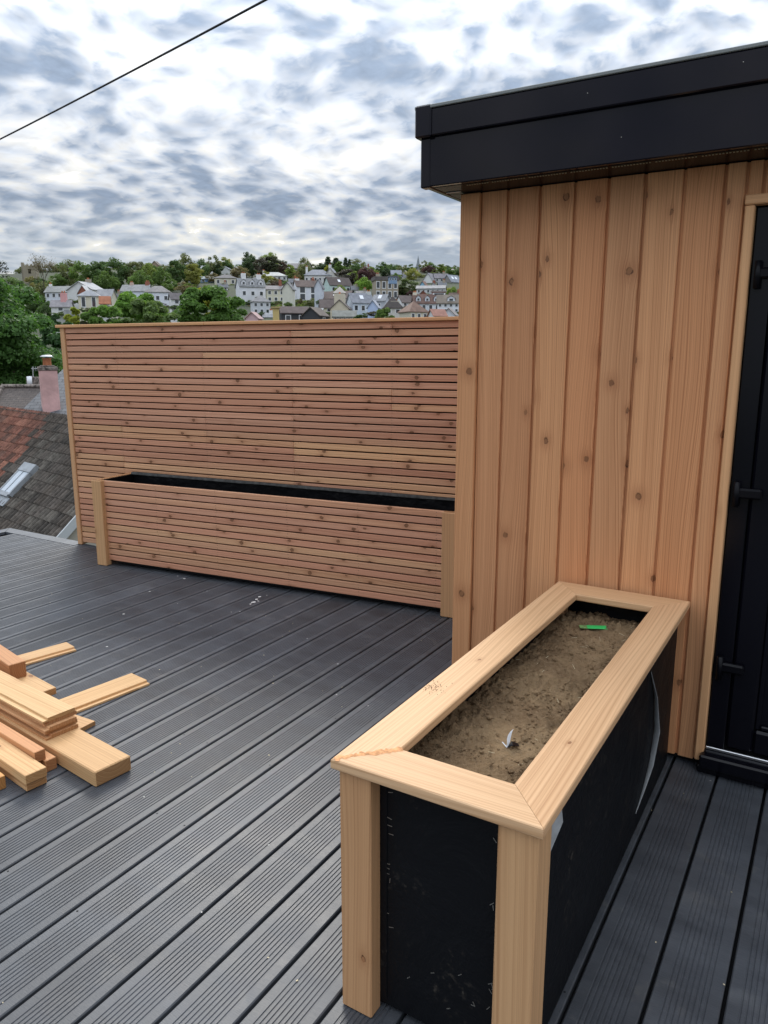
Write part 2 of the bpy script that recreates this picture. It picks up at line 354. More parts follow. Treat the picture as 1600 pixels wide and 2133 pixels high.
# ------------------------------------------------------------------ object helpers
def link(name, me, mat=None, parent=None, color=None):
    o = bpy.data.objects.new(name, me); COL.objects.link(o)
    if mat is not None and me is not None and len(me.materials) == 0: me.materials.append(mat)
    if parent is not None: o.parent = parent
    if color is not None: o.color = (*color[:3], 1)
    return o
def empty(name, loc=(0, 0, 0), rz=0.0, parent=None):
    o = bpy.data.objects.new(name, None); COL.objects.link(o); o.location = loc; o.rotation_euler = (0, 0, rz)
    o.empty_display_size = 0.1
    if parent is not None: o.parent = parent
    return o
def tag(o, label, cat, group=None):
    o['label'] = label; o['category'] = cat
    if group: o['group'] = group
    return o
def struct(o): o['kind'] = 'structure'; return o
def stuff(o): o['kind'] = 'stuff'; return o
def mesh(name, v, f, smooth=False):
    me = bpy.data.meshes.new(name); me.from_pydata([tuple(p) for p in v], [], f); me.update()
    if smooth:
        for p in me.polygons: p.use_smooth = True
    return me
_cb = {}
def cbox(L, Wd, T, ch=0.002):
    """chamfered box mesh, centred, long axis x"""
    k = (round(L, 5), round(Wd, 5), round(T, 5), round(ch, 5))
    if k in _cb: return _cb[k]
    h = (L / 2, Wd / 2, T / 2); ch = min(ch, min(h) * 0.8)
    V = []; idx = {}
    for sx in (-1, 1):
        for sy in (-1, 1):
            for sz in (-1, 1):
                s = (sx, sy, sz)
                for ax in range(3):
                    p = [s[i] * (h[i] - (0 if i == ax else ch)) for i in range(3)]
                    idx[(s, ax)] = len(V); V.append(p)
    Fc = []
    def orient(f):
        a, b_, c_ = (Vector(V[i]) for i in f[:3])
        ctr = sum((Vector(V[i]) for i in f), Vector()) / len(f)
        return f if (b_ - a).cross(c_ - a).dot(ctr) > 0 else f[::-1]
    for ax in range(3):
        o1, o2 = [(1, 2), (0, 2), (0, 1)][ax]
        for sg in (-1, 1):
            f = []
            for a, b_ in ((-1, -1), (1, -1), (1, 1), (-1, 1)):
                s = [0, 0, 0]; s[ax] = sg; s[o1] = a; s[o2] = b_; f.append(idx[(tuple(s), ax)])
            Fc.append(orient(f))
        for a in (-1, 1):
            for b_ in (-1, 1):
                s1 = [0, 0, 0]; s1[o1] = a; s1[o2] = b_; s2 = list(s1); s1[ax] = -1; s2[ax] = 1
                s1, s2 = tuple(s1), tuple(s2)
                Fc.append(orient([idx[(s1, o1)], idx[(s2, o1)], idx[(s2, o2)], idx[(s1, o2)]]))
    for sx in (-1, 1):
        for sy in (-1, 1):
            for sz in (-1, 1):
                s = (sx, sy, sz); Fc.append(orient([idx[(s, 0)], idx[(s, 1)], idx[(s, 2)]]))
    me = mesh('box', V, Fc); _cb[k] = me; return me
def frame(o, c, ex, ey):
    ex = Vector(ex).normalized(); ey = Vector(ey); ey = (ey - ex * ey.dot(ex)).normalized(); ez = ex.cross(ey)
    mt = Matrix((ex, ey, ez)).transposed().to_4x4(); mt.translation = Vector(c); o.matrix_basis = mt; return o
def beam(name, mat, parent, c, ex, ey, L, Wd, T, ch=0.002, color=None):
    """a box piece: centre c, long axis ex, width axis ey (parent coordinates)"""
    me = cbox(L, Wd, T, ch)
    key = (me.name, mat.name)
    if len(me.materials) and me.materials[0] != mat:
        if key not in _cb: 
            m2 = me.copy(); m2.materials.clear(); m2.materials.append(mat); _cb[key] = m2
        me = _cb[key]
    o = link(name, me, mat, parent, color); return frame(o, c, ex, ey)
def abox(name, mat, parent, x0, x1, y0, y1, z0, z1, ch=0.002, color=None):
    """axis-aligned box whose long axis is found by itself"""
    c = ((x0 + x1) / 2, (y0 + y1) / 2, (z0 + z1) / 2); s = (x1 - x0, y1 - y0, z1 - z0)
    order = sorted(range(3), key=lambda i: -s[i]); E = [(1, 0, 0), (0, 1, 0), (0, 0, 1)]
    return beam(name, mat, parent, c, E[order[0]], E[order[1]], s[order[0]], s[order[1]], s[order[2]], ch, color)
def extrude(prof, L, smooth=False):
    """profile (y,z) counter-clockwise seen from +x, extruded along x from 0 to L"""
    n = len(prof)
    V = [(0, y, z) for y, z in prof] + [(L, y, z) for y, z in prof]
    Fc = [[i, (i + 1) % n, n + (i + 1) % n, n + i] for i in range(n)]
    Fc = [f[::-1] for f in Fc]
    Fc += [list(range(n)), [n + i for i in range(n)][::-1]]
    me = mesh('profile', V, Fc); bm = bmesh.new(); bm.from_mesh(me); bmesh.ops.recalc_face_normals(bm, faces=bm.faces); bm.to_mesh(me); bm.free()
    return me
def joined(name, parts, mat, parent=None):
    """one mesh from many small (verts, faces) lumps"""
    V, Fc = [], []
    for v, f in parts:
        o = len(V); V += [tuple(p) for p in v]; Fc += [[i + o for i in q] for q in f]
    return link(name, mesh(name, V, Fc), mat, parent)
def lump_box(c, ex, ey, L, Wd, T):
    ex = Vector(ex).normalized(); ey = Vector(ey); ey = (ey - ex * ey.dot(ex)).normalized(); ez = ex.cross(ey); c = Vector(c)
    v = [c + ex * (a * L / 2) + ey * (b_ * Wd / 2) + ez * (d_ * T / 2) for a in (-1, 1) for b_ in (-1, 1) for d_ in (-1, 1)]
    return v, [[0, 1, 3, 2], [4, 6, 7, 5], [0, 4, 5, 1], [2, 3, 7, 6], [0, 2, 6, 4], [1, 5, 7, 3]]
def tube(pts, rad, n=8):
    V, Fc = [], []
    for i, p in enumerate(pts):
        p = Vector(p); a = Vector(pts[max(i - 1, 0)]); b_ = Vector(pts[min(i + 1, len(pts) - 1)])
        tdir = (b_ - a).normalized(); s = tdir.orthogonal().normalized(); u = tdir.cross(s)
        r = rad[i] if isinstance(rad, (list, tuple)) else rad
        V += [p + (s * math.cos(2 * math.pi * k / n) + u * math.sin(2 * math.pi * k / n)) * r for k in range(n)]
    for i in range(len(pts) - 1):
        for k in range(n):
            Fc.append([i * n + k, i * n + (k + 1) % n, (i + 1) * n + (k + 1) % n, (i + 1) * n + k])
    Fc.append(list(range(n))[::-1]); Fc.append([len(pts) * n - n + k for k in range(n)])
    return V, Fc
def poly_obj(name, pts, faces, mat, parent, color=None):
    me = mesh(name, pts, faces); bm = bmesh.new(); bm.from_mesh(me); bmesh.ops.recalc_face_normals(bm, faces=bm.faces); bm.to_mesh(me); bm.free()
    return link(name, me, mat, parent, color)
def rc(lo, hi): return random.uniform(lo, hi)

#SECTION terrain
# ------------------------------------------------------------------ terrain
def ground_z(D):
    pts = [(-60, -6.5), (12, -6.5), (40, -9), (110, -9), (150, -1), (200, 9), (360, 36.5), (420, 37), (560, 25), (620, 18)]
    for (a, za), (b_, zb) in zip(pts, pts[1:]):
        if D <= b_: return CAM_H + za + (zb - za) * max(0, (D - a)) / (b_ - a)
    return CAM_H + pts[-1][1]
V, Fc = [], []
Ds = [-60, -20, 0, 12, 25, 40, 70, 110, 130, 150, 175, 200, 240, 280, 320, 360, 400, 440, 480, 500, 560, 620]
Ls = [-650, -450, -350, -280, -220, -170, -120, -80, -50, -20, 20, 50, 80, 120, 170, 220, 280, 350, 450, 650]
for D in Ds:
    for s in Ls:
        p = FWD * D + RGT * s; V.append((p.x, p.y, ground_z(D) + (noise.noise((D * .02, s * .02, 0)) * 3 if D > 60 else 0)))
nl = len(Ls)
for i in range(len(Ds) - 1):
    for j in range(nl - 1): Fc.append([i * nl + j, i * nl + j + 1, (i + 1) * nl + j + 1, (i + 1) * nl + j])
struct(link('hillside_ground', mesh('terrain', V, Fc, True), M['terrain']))

#SECTION deck
# ------------------------------------------------------------------ deck
PITCHB = 0.158; GAP = 0.0095; BW = PITCHB - GAP
SCR_A = R(6.5); SCR_P = Vector((-5.138, 3.791, 0))
EX = Vector((math.cos(SCR_A), math.sin(SCR_A), 0)); EN = Vector((-math.sin(SCR_A), math.cos(SCR_A), 0))   # along / behind the screen
DECK_L, DECK_B, DECK_F = -6.165, 3.835, -2.2
deck = struct(empty('deck', (0, 0, 0)))
prof = [(0.0, -0.023), (BW, -0.023), (BW, -0.003), (BW - 0.003, 0.0)]
ng = 8; flat = 0.025; step = (BW - 2 * flat) / ng; gw = 0.0056; gd = 0.0021
for k in range(ng):
    c0 = BW - flat - step * (k + 0.5)
    prof += [(c0 + gw / 2, 0.0), (c0 + gw / 2 - 0.0018, -gd), (c0 - gw / 2 + 0.0018, -gd), (c0 - gw / 2, 0.0)]
prof += [(0.003, 0.0), (0.0, -0.003)]
prof = [(BW - a, z) for a, z in prof][::-1]
_dm = {}
def deck_board(u0, v0, v1):
    L = round(v1 - v0, 3)
    if L not in _dm:
        _dm[L] = extrude([(-a, z) for a, z in prof][::-1], L); _dm[L].materials.append(M['deck'])
    o = link('decking_board', _dm[L], None, deck, (rc(.84, 1.14),) * 3)
    # local x runs towards +v, local y towards -u
    return frame(o, (u0, v0, 0), (0, 1, 0), (-1, 0, 0))
k = -39
while True:
    u0 = -0.0915 + GAP / 2 + PITCHB * k
    if u0 > 2.6: break
    if u0 > DECK_L + 0.10:
        vend = DECK_B - 0.112
        if u0 > -5.16:
            vend = SCR_P.y + (u0 - SCR_P.x) * math.tan(SCR_A) + 0.02
        if u0 > -1.30: vend = 2.83
        deck_board(u0, DECK_F, vend)
    k += 1
# border boards along the two free edges, mitred at the corner
bw = 0.105
def poly_slab(name, pts, z0, z1, mat, parent, color=None):
    n = len(pts); V = [(p[0], p[1], z0) for p in pts] + [(p[0], p[1], z1) for p in pts]
    Fc = [list(range(n))[::-1], [n + i for i in range(n)]] + [[i, (i + 1) % n, n + (i + 1) % n, n + i] for i in range(n)]
    me = mesh(name, V, Fc); bm = bmesh.new(); bm.from_mesh(me); bmesh.ops.recalc_face_normals(bm, faces=bm.faces); bm.to_mesh(me); bm.free()
    return link(name, me, mat, parent, color)
poly_slab('border_board', [(DECK_L, DECK_B), (-5.155, DECK_B), (-5.155, DECK_B - bw), (DECK_L + bw, DECK_B - bw)], -0.023, 0.0005, M['deck'], deck, (1.3, 1.3, 1.3))
poly_slab('border_board', [(DECK_L, DECK_B - 0.003), (DECK_L + bw - .002, DECK_B - bw - 0.003), (DECK_L + bw - .002, DECK_F), (DECK_L, DECK_F)], -0.023, 0.0005, M['deck'], deck, (1.3, 1.3, 1.3))
abox('subframe', M['dark'], deck, DECK_L + 0.03, 2.6, DECK_F, DECK_B - 0.03, -0.20, -0.032)
abox('deck_skirt', M['dark'], deck, DECK_L + 0.01, DECK_L + 0.03, DECK_F, DECK_B - 0.03, -0.40, -0.032)

#SECTION cabin
# ------------------------------------------------------------------ garden cabin
WV = 2.784; CU = -1.332; SOF = 2.096
cab = empty('cabin', (CU, WV, 0)); tag(cab, 'larch-clad garden cabin with glossy black roof edge at the right of the deck', 'cabin')
def CB(u, v=WV, z=0): return (u - CU, v - WV, z)
abox('wall_core', M['dark'], cab, 0.045, 3.6, 0.03, 3.6, 0.0, SOF + 0.02)
def clad_mesh(wd, L, lip=0.014):
    e = 0.003
    pr = [(0, -0.018), (wd + lip, -0.018), (wd + lip, -0.013), (wd, -0.013), (wd, -e), (wd - e, 0), (e, 0), (0, -e)]
    me = extrude(pr, L); me.materials.append(M['clad']); return me
tints = [(1.0, .99, .98), (.93, .90, .88), (1.06, 1.06, 1.03), (1.02, .94, .88), (.96, .97, .97), (1.09, 1.10, 1.08), (1.0, .94, .88), (1.07, 1.10, 1.10), (.92, .86, .82), (1, .98, .95)]
joints = [-1.250, -1.139, -1.014, -0.886, -0.768, -0.645, -0.520, -0.395, -0.3305]
for i, (a, b_) in enumerate(zip(joints, joints[1:])):
    o = link('cladding_board', clad_mesh(b_ - a - 0.0100, SOF - 0.028, 0.0100), None, cab, tints[i])
    # local x up, local y to +u, local z out of the wall (-v)
    frame(o, CB(a, WV + 0.0, 0.028), (0, 0, 1), (1, 0, 0))
# x runs down and y to +u, so that the face (z) points out of the wall
for o in [c for c in cab.children if c.name.startswith('cladding_board')]:
    a = o.matrix_basis.translation.copy()
    frame(o, (a.x, a.y, SOF - 0.002), (0, 0, -1), (1, 0, 0))
# corner boards
beam('corner_trim', M['clad'], cab, CB(-1.2915, WV - 0.004, SOF / 2 + 0.013), (0, 0, -1), (1, 0, 0), SOF - 0.03, 0.0800, 0.022, 0.003, (1.03, 1.03, 1.0))
beam('corner_trim', M['clad'], cab, CB(CU + 0.009, WV + 0.055, SOF / 2 + 0.013), (0, 0, -1), (0, -1, 0), SOF - 0.03, 0.095, 0.018, 0.003, (1.0, 1, 1))
sm_ = clad_mesh(0.1125, SOF - 0.028, 0.0125)
for i in range(26):
    o = link('cladding_board', sm_, None, cab, tints[i % 10])
    frame(o, (0.022, 0.105 + 0.125 * (i + 1), SOF - 0.002), (0, 0, -1), (0, -1, 0))
# right of the door
for i in range(8):
    o = link('cladding_board', sm_, None, cab, tints[(i * 3) % 10]); frame(o, CB(0.78 + i * 0.125, WV, SOF - 0.002), (0, 0, -1), (1, 0, 0))
# door trims
beam('door_trim', M['post'], cab, CB(-0.3170, WV - 0.012, 1.00), (0, 0, -1), (1, 0, 0), 1.915, 0.029, 0.040, 0.003, (1.12, 1.1, 1.05))
beam('door_trim', M['post'], cab, CB(0.228, WV - 0.014, 1.974), (1, 0, 0), (0, 0, 1), 1.122, 0.030, 0.044, 0.003, (1.1, 1.08, 1.05))
jx = [-0.3305, -0.2824, -0.157, -0.032, 0.093, 0.218, 0.343, 0.468, 0.593, 0.718, 0.779]
for i, (a, b_) in enumerate(zip(jx, jx[1:])):
    o = link('cladding_board', clad_mesh(b_ - a - 0.0100, SOF - 1.992, 0.0100), None, cab, tints[(i * 7 + 2) % 10]); frame(o, CB(a, WV, SOF - 0.002), (0, 0, -1), (1, 0, 0))
# roof with fascia, trims and soffit
roof = empty('roof', (0, 0, 0), 0, cab)
abox('roof_sheet', M['roofgrey'], roof, -0.094, 3.7, -0.212, 3.7, 2.3525, 2.364)
fx = -1.405
abox('fascia', M['fascia'], roof, fx - CU, 3.7, -0.190, -0.166, SOF, 2.340, 0.003)
abox('fascia', M['fascia'], roof, fx - CU, fx - CU + 0.022, -0.164, 3.7, SOF, 2.340, 0.003)
abox('fascia_trim', M['fascia'], roof, fx - CU + 0.045, 3.7, -0.208, -0.1905, 2.262, 2.352, 0.004)
abox('fascia_trim', M['fascia'], roof, fx - CU - 0.017, fx - CU - 0.0005, -0.150, 3.7, 2.262, 2.352, 0.004)
cp_ = abox('corner_cap', M['fascia'], roof, fx - CU - 0.020, fx - CU + 0.046, -0.214, -0.150, 2.258, 2.366, 0.006)
abox('corner_cap', M['fascia'], roof, fx - CU - 0.004, fx - CU + 0.034, -0.195, -0.155, SOF - 0.004, 2.259, 0.004)
abox('soffit', M['soffit'], roof, fx - CU + 0.030, 3.7, -0.154, -0.006, SOF + 0.001, SOF + 0.010, 0.001)
abox('soffit', M['soffit'], roof, fx - CU + 0.023, -0.006, -0.005, 3.7, SOF + 0.001, SOF + 0.010, 0.001)
abox('soffit_bead', M['alu'], roof, fx - CU + 0.034, 0.02, -0.060, -0.052, SOF - 0.0022, SOF + 0.0005, 0.0005)
parts = []
x = fx - CU + 0.16
while x < 3.0:
    if int((x * 100) % 14) != 3: parts.append(lump_box((x, -0.140, SOF - 0.0006), (1, 0, 0), (0, 1, 0), 0.0052, 0.0045, 0.002))
    x += 0.0098
stuff(joined('soffit_vent_slot', parts, simple('vent_slot', (0.42, 0.35, 0.22), 0.7), roof))
parts = []
for (uu, zz) in [(-.80, 2.31), (-.35, 2.32), (-.69, 2.17)]:
    parts.append(lump_box(CB(uu, WV - 0.2095 if zz > 2.26 else WV - 0.1905, zz), (1, 0, 0), (0, 0, 1), 0.002, 0.002, 0.002))
stuff(joined('pin_head', parts, M['steel'], roof))
# door
door = empty('door', CB(-0.300, WV + 0.012, 0.0), 0, cab); door['label'] = 'black plastic door with flag hinges'
def DB(name, mat, x0, x1, y0, y1, z0, z1, ch=0.003): return abox(name, mat, door, x0, x1, y0, y1, z0, z1, ch)
DB('door_frame', M['door'], 0.0, 0.060, -0.012, 0.055, 0.0925, 1.955)
DB('door_frame', M['door'], 0.060, 1.05, -0.012, 0.055, 1.895, 1.955)
DB('door_leaf', M['door'], 0.0612, 1.04, 0.012, 0.050, 0.096, 1.893, 0.006)
DB('leaf_rail', M['door'], 0.064, 0.150, -0.010, 0.0115, 0.100, 1.890, 0.008)
DB('leaf_rail', M['door'], 0.1515, 1.0, -0.010, 0.0115, 0.100, 0.190, 0.008)
DB('glazing_bead', M['door'], 0.1515, 0.168, 0.000, 0.0118, 0.1915, 1.86, 0.004)
DB('glazing_bead', M['door'], 0.1695, 1.0, -0.002, 0.0118, 0.1915, 0.208, 0.004)
DB('threshold', M['door'], -0.012, 1.05, -0.075, 0.060, 0.030, 0.0800, 0.006)
DB('threshold_strip', M['alu'], 0.0005, 1.05, -0.016, -0.002, 0.0803, 0.0915, 0.002)
DB('sill', M['door'], -0.02, 1.05, -0.052, 0.06, 0.001, 0.0295, 0.004)
for zz in (1.735, 1.022, 0.395):
    h = DB('hinge', M['hinge'], 0.012, 0.100, -0.036, -0.0125, zz, zz + 0.034, 0.006)
    v_, f_ = tube([(0.022, -0.030, zz - 0.03), (0.022, -0.030, zz + 0.055)], 0.011, 12)
    hp = link('hinge_pin', mesh('hinge_pin', v_, f_, True), M['hinge'], h)
    hp.matrix_basis = h.matrix_basis.inverted()

#SECTION screen
# ------------------------------------------------------------------ slatted screen and the long planter before it
SP = 0.0453; SH = 0.0370; ST = 0.020
scr = empty('slatted_screen', SCR_P, SCR_A); tag(scr, 'tall horizontal-slat timber privacy screen running to the cabin', 'screen')
SL = 4.0
battens = [0.03, 0.52, 1.30, 2.02, 2.74, 3.45, SL]
slat_t = [(1.0, .93, .98), (1.03, 1.0, .93), (.98, .86, .88), (1.08, 1.10, 1.02), (1.0, .97, .95), (.95, .84, .86), (1.05, 1.0, .98), (1.06, 1.08, .95), (1.0, .90, .90)]
nailparts = []
nrow = 37; ztop = 1.690
for r_ in range(nrow):
    zc = ztop - SH / 2 - r_ * SP
    cuts = [0.028] + sorted(random.sample(battens[1:6], random.choice([1, 1, 2]))) + [SL]
    for a, b_ in zip(cuts, cuts[1:]):
        tt = random.choice(slat_t); j = rc(.90, 1.13)
        tw = rc(-.0008, .0008)
        beam('slat', M['slat'], scr, ((a + b_) / 2, rc(-.0006, .0006), zc + tw), (1, rc(-.0003, .0003), rc(-.0004, .0004)), (0, 0, 1), b_ - a - 0.0012, SH, ST, 0.0022, tuple(c * j for c in tt))
    for bx in battens[1:6]:
        for dz in (-0.010, 0.010):
            for off in ((-0.012, 0.012) if bx in cuts else (0.0,)):
                nailparts.append(lump_box((bx + off + rc(-.003, .003), -ST / 2 - 0.0004, zc + dz), (1, 0, 0), (0, 0, 1), 0.0032, 0.0032, 0.001))
stuff(joined('nail_head', nailparts, M['nail'], scr))
for bx in battens[1:6]: abox('batten', M['dark'], scr, bx - 0.022, bx + 0.022, 0.0125, 0.045, 0.012, 1.688)
abox('backing_membrane', M['dark'], scr, 0.02, SL, 0.047, 0.055, 0.008, 1.688)
abox('end_post', M['post'], scr, -0.018, 0.026, -0.020, 0.075, 0.002, 1.690, 0.003)
abox('top_cap', M['post'], scr, -0.050, 1.340, -0.034, 0.090, 1.6925, 1.7140, 0.003, (1.12, 1.08, 1.0))
abox('top_cap', M['post'], scr, 1.3412, SL, -0.034, 0.090, 1.6925, 1.7140, 0.003, (1.08, 1.02, .95))

PL0 = Vector((-4.516, 3.471, 0))
pl2 = empty('long_planter', PL0, SCR_A); tag(pl2, 'long low slat-fronted timber planter standing against the slatted screen', 'planter')
PLL = 2.735; pz = 0.622; pd = 0.366
nailparts = []
for r_ in range(13):
    zc = pz - 0.002 - SH / 2 - r_ * SP
    tt = random.choice(slat_t[:1] + slat_t[2:3] + slat_t[4:7]) if r_ < 6 else random.choice(slat_t[1:5]); j = rc(.95, 1.06)
    beam('slat', M['slat'], pl2, (PLL / 2, 0.022, zc), (1, 0, rc(-.0004, .0004)), (0, 0, 1), PLL - 0.14, SH, ST, 0.0022, tuple(c * j for c in tt))
    for bx in (0.55, 1.05, 1.60, 2.10, PLL - 0.13):
        for dz in (-0.010, 0.010): nailparts.append(lump_box((bx + rc(-.003, .003), 0.022 - ST / 2 - 0.0004, zc + dz), (1, 0, 0), (0, 0, 1), 0.0032, 0.0032, 0.001))
stuff(joined('nail_head', nailparts, M['nail'], pl2))
abox('corner_post', M['post'], pl2, 0.0, 0.088, -0.022, 0.0295, 0.002, pz, 0.003, (.93, .95, .9))
abox('corner_post', M['post'], pl2, PLL - 0.086, PLL, -0.022, 0.0295, 0.002, pz, 0.003, (.92, .92, .88))
abox('side_board', M['post'], pl2, 0.004, 0.036, 0.0305, pd, 0.03, pz + 0.002, 0.002, (1.05, 1.03, 1))
abox('side_board', M['post'], pl2, PLL - 0.036, PLL - 0.012, 0.0305, pd, 0.03, pz - 0.003, 0.002)
abox('front_panel', M['linerblack'], pl2, 0.037, PLL - 0.037, 0.0335, 0.050, 0.020, pz - 0.022)
abox('back_panel', M['linerblack'], pl2, 0.037, PLL - 0.037, pd - 0.016, pd, 0.020, pz + 0.012)
abox('side_panel', M['linerblack'], pl2, 0.0365, 0.046, 0.0505, pd - 0.0165, 0.2005, pz - 0.004)
abox('side_panel', M['linerblack'], pl2, PLL - 0.046, PLL - 0.0365, 0.0505, pd - 0.0165, 0.2005, pz - 0.006)
abox('base_panel', M['linerblack'], pl2, 0.037, PLL - 0.037, 0.051, pd - 0.017, 0.020, 0.20)
# liner felt folded over the rim
def felt_strip(y0, z0, amp, seed, hang=.06):
    V, Fc = [], []; n = 60
    for i in range(n + 1):
        x_ = 0.04 + (PLL - 0.08) * i / n
        q = noise.noise((x_ * 3, seed, 0)) * amp
        for yy, zz in ((0.0, -0.012), (0.002, -0.004), (0.010, 0.004), (0.026 + q * 0.6, 0.002), (0.030 + q, -hang + q)):
            V.append((x_, y0 + yy, z0 + zz + q * .15))
    for i in range(n):
        for k_ in range(4): Fc.append([i * 5 + k_, (i + 1) * 5 + k_, (i + 1) * 5 + k_ + 1, i * 5 + k_ + 1])
    return link('liner_felt', mesh('liner_felt', V, Fc, True), M['felt'], pl2)
felt_strip(0.036, pz - 0.010, 0.010, 1.0)
o_ = felt_strip(0.0, 0.0, 0.006, 5.0, .012); o_.matrix_basis = Matrix.Translation((PLL, pd - 0.002, pz + 0.008)) @ Matrix.Rotation(math.pi, 4, 'Z')

#SECTION planter
# ------------------------------------------------------------------ near planter, still black, with soil
PU0, PU1, PV0, PV1, PZ = -0.874, -0.392, 1.222, 2.760, 0.6375
pl = empty('deep_planter', (PU0, PV0, 0)); tag(pl, 'pale-capped black membrane planter full of soil against the cabin wall', 'planter')
pw_, pL_ = PU1 - PU0, PV1 - PV0; cw = 0.110; ct = 0.025
def mitre_plank(name, pts, color):
    """cap plank: outline in plan, long axis along local x, eased edges"""
    n = len(pts); a, b_ = Vector((*pts[0], 0)), Vector((*pts[1], 0)); ex = (b_ - a).normalized()
    ey = Vector((-ex.y, ex.x, 0)); c = sum((Vector((*p, 0)) for p in pts), Vector()) / n
    loc = [((Vector((*p, 0)) - c).dot(ex), (Vector((*p, 0)) - c).dot(ey)) for p in pts]
    bm = bmesh.new()
    top = [bm.verts.new((x_, y_, ct / 2)) for x_, y_ in loc]; bot = [bm.verts.new((x_, y_, -ct / 2)) for x_, y_ in loc]
    bm.faces.new(top); bm.faces.new(bot[::-1])
    for i in range(n): bm.faces.new([bot[i], bot[(i + 1) % n], top[(i + 1) % n], top[i]])
    bmesh.ops.recalc_face_normals(bm, faces=bm.faces)
    es = [e for e in bm.edges if abs(e.verts[0].co.z - e.verts[1].co.z) < 1e-6 and abs(e.verts[0].co.y - e.verts[1].co.y) < 1e-6]
    bmesh.ops.bevel(bm, geom=es, offset=0.006, segments=3, affect='EDGES', profile=0.6)
    me = bpy.data.meshes.new(name); bm.to_mesh(me); bm.free()
    o = link(name, me, M['cap'], pl, color); return frame(o, (c.x, c.y, PZ - ct / 2), ex, ey)
g_ = 0.0006
mitre_plank('cap_plank', [(0, 0), (pw_, 0), (pw_ - cw + .006, cw + .006), (cw, cw + .006)], (1.0, 1.0, 1.0))
mitre_plank('cap_plank', [(pw_, g_ * 2), (pw_, pL_ - g_ * 2), (pw_ - cw + .006, pL_ - cw - .02), (pw_ - cw + .006, cw + .006 + g_ * 2)], (1.0, .97, .95))
mitre_plank('cap_plank', [(pw_, pL_), (0, pL_), (cw, pL_ - cw - .02), (pw_ - cw + .006, pL_ - cw - .02)], (.97, .94, .9))
mitre_plank('cap_plank', [(0, pL_ - g_ * 2), (0, g_ * 2), (cw, cw + .006 + g_ * 2), (cw, pL_ - cw - .02 - g_ * 2)], (1.03, 1.02, 1.0))
oh = 0.013
pt = PZ - ct - 0.0006
abox('corner_post', M['post'], pl, oh, oh + 0.081, oh, oh + 0.042, 0.001, pt, 0.003, (.90, .88, .84))
abox('corner_post', M['post'], pl, pw_ - oh - 0.083, pw_ - oh, oh, oh + 0.082, 0.001, pt, 0.004, (1.0, 1.03, 1.0))
abox('corner_post', M['post'], pl, oh, oh + 0.042, pL_ - oh - 0.081, pL_ - oh, 0.001, pt, 0.003)
ins = 0.030
def panel(name, x0, x1, y0, y1): return abox(name, M['membrane'], pl, x0, x1, y0, y1, 0.012, pt - 0.0005, 0.002)
panel('front_panel', oh + 0.030, pw_ - oh - 0.022, oh + 0.043, oh + 0.061)
panel('side_panel', oh + 0.014, oh + 0.030, oh + 0.062, pL_ - oh)
panel('side_panel', pw_ - oh - 0.038, pw_ - oh - 0.0195, oh + 0.083, pL_ - oh)
panel('back_panel', oh + 0.043, pw_ - oh - 0.039, pL_ - oh - 0.030, pL_ - oh - 0.012)
# staples on the front membrane
parts = []
def staple(u, v, z, ang, L=0.012):
    parts.append(lump_box((u, v, z), (math.cos(ang), 0, math.sin(ang)), (0, 1, 0), L, 0.0013, 0.0012))
fy = oh + 0.0428
for k_ in range(16): staple(oh + 0.098 + rc(-.010, .012), fy, rc(0.12, 0.58), rc(-.4, .3) if random.random() < .7 else rc(.8, 2))
for k_ in range(11): staple(pw_ - oh - 0.100 + rc(-.010, .010), fy, rc(0.06, 0.56), rc(.4, 2.3))
for k_ in range(7): staple(rc(.14, .37), fy, rc(0.585, 0.600), rc(1.4, 2.6), .014)
for k_ in range(6): staple(rc(.14, .36), fy, rc(0.05, 0.2), rc(0, 3.1), .010)
stuff(joined('staple', parts, M['steel'], pl))
# vertical lap of the membrane by the left post
abox('membrane_lap', M['membrane'], pl, oh + 0.0815, oh + 0.098, fy - 0.0025, fy - 0.0002, 0.03, 0.598, 0.001)
# torn flap on the long side, pale underneath
def flap(name, pts, mat):
    """pts: rows of (v, z, lift)"""
    V, Fc = [], []
    sx = pw_ - oh - 0.0195
    n = len(pts)
    for th in (0.0, 0.0016):
        for (v0, z_, w_, lift) in pts:
            for k_ in range(5):
                q = k_ / 4
                V.append((sx + 0.0006 + lift * q ** 1.6 + th, v0 - w_ * q, z_))
    for s in (0, 1):
        for i in range(n - 1):
            for k_ in range(4):
                b0 = s * n * 5 + i * 5 + k_; q = [b0, b0 + 1, b0 + 6, b0 + 5]; Fc.append(q if s else q[::-1])
    for i in range(n - 1): Fc.append([i * 5 + 4, (i + 1) * 5 + 4, n * 5 + (i + 1) * 5 + 4, n * 5 + i * 5 + 4])
    return link(name, mesh(name, V, Fc, True), mat, pl)
PN = Vector((1, 0, 0)); PP = Vector((PU1 - 0.033, 0, 0))
rows = []
for i, (x_, y_) in enumerate([(1354, 1400), (1361, 1450), (1361, 1520), (1350, 1590), (1338, 1640), (1322, 1695)]):
    p = pixplane(x_, y_, PP, PN); rows.append((p.y - PV0 + 0.01, p.z, 0.010 + 0.006 * math.sin(i * .7), [0.002, .012, .020, .016, .008, .001][i]))
flap('torn_flap', rows, M['paleflap'])
p = pixplane(1150, 1700, PP, PN)
V = [(pw_ - oh - 0.003, oh + 0.083, .605), (pw_ - oh - 0.003, oh + 0.083, .520), (pw_ - oh + .010, oh + 0.118, .575), (pw_ - oh + .006, oh + .118, .606)]
V += [(a - .0012, b_, c) for a, b_, c in V]
link('loose_flap', mesh('loose_flap', V, [[0, 1, 2, 3], [7, 6, 5, 4], [0, 4, 5, 1], [1, 5, 6, 2], [2, 6, 7, 3], [3, 7, 4, 0]]), M['paleflap'], pl)
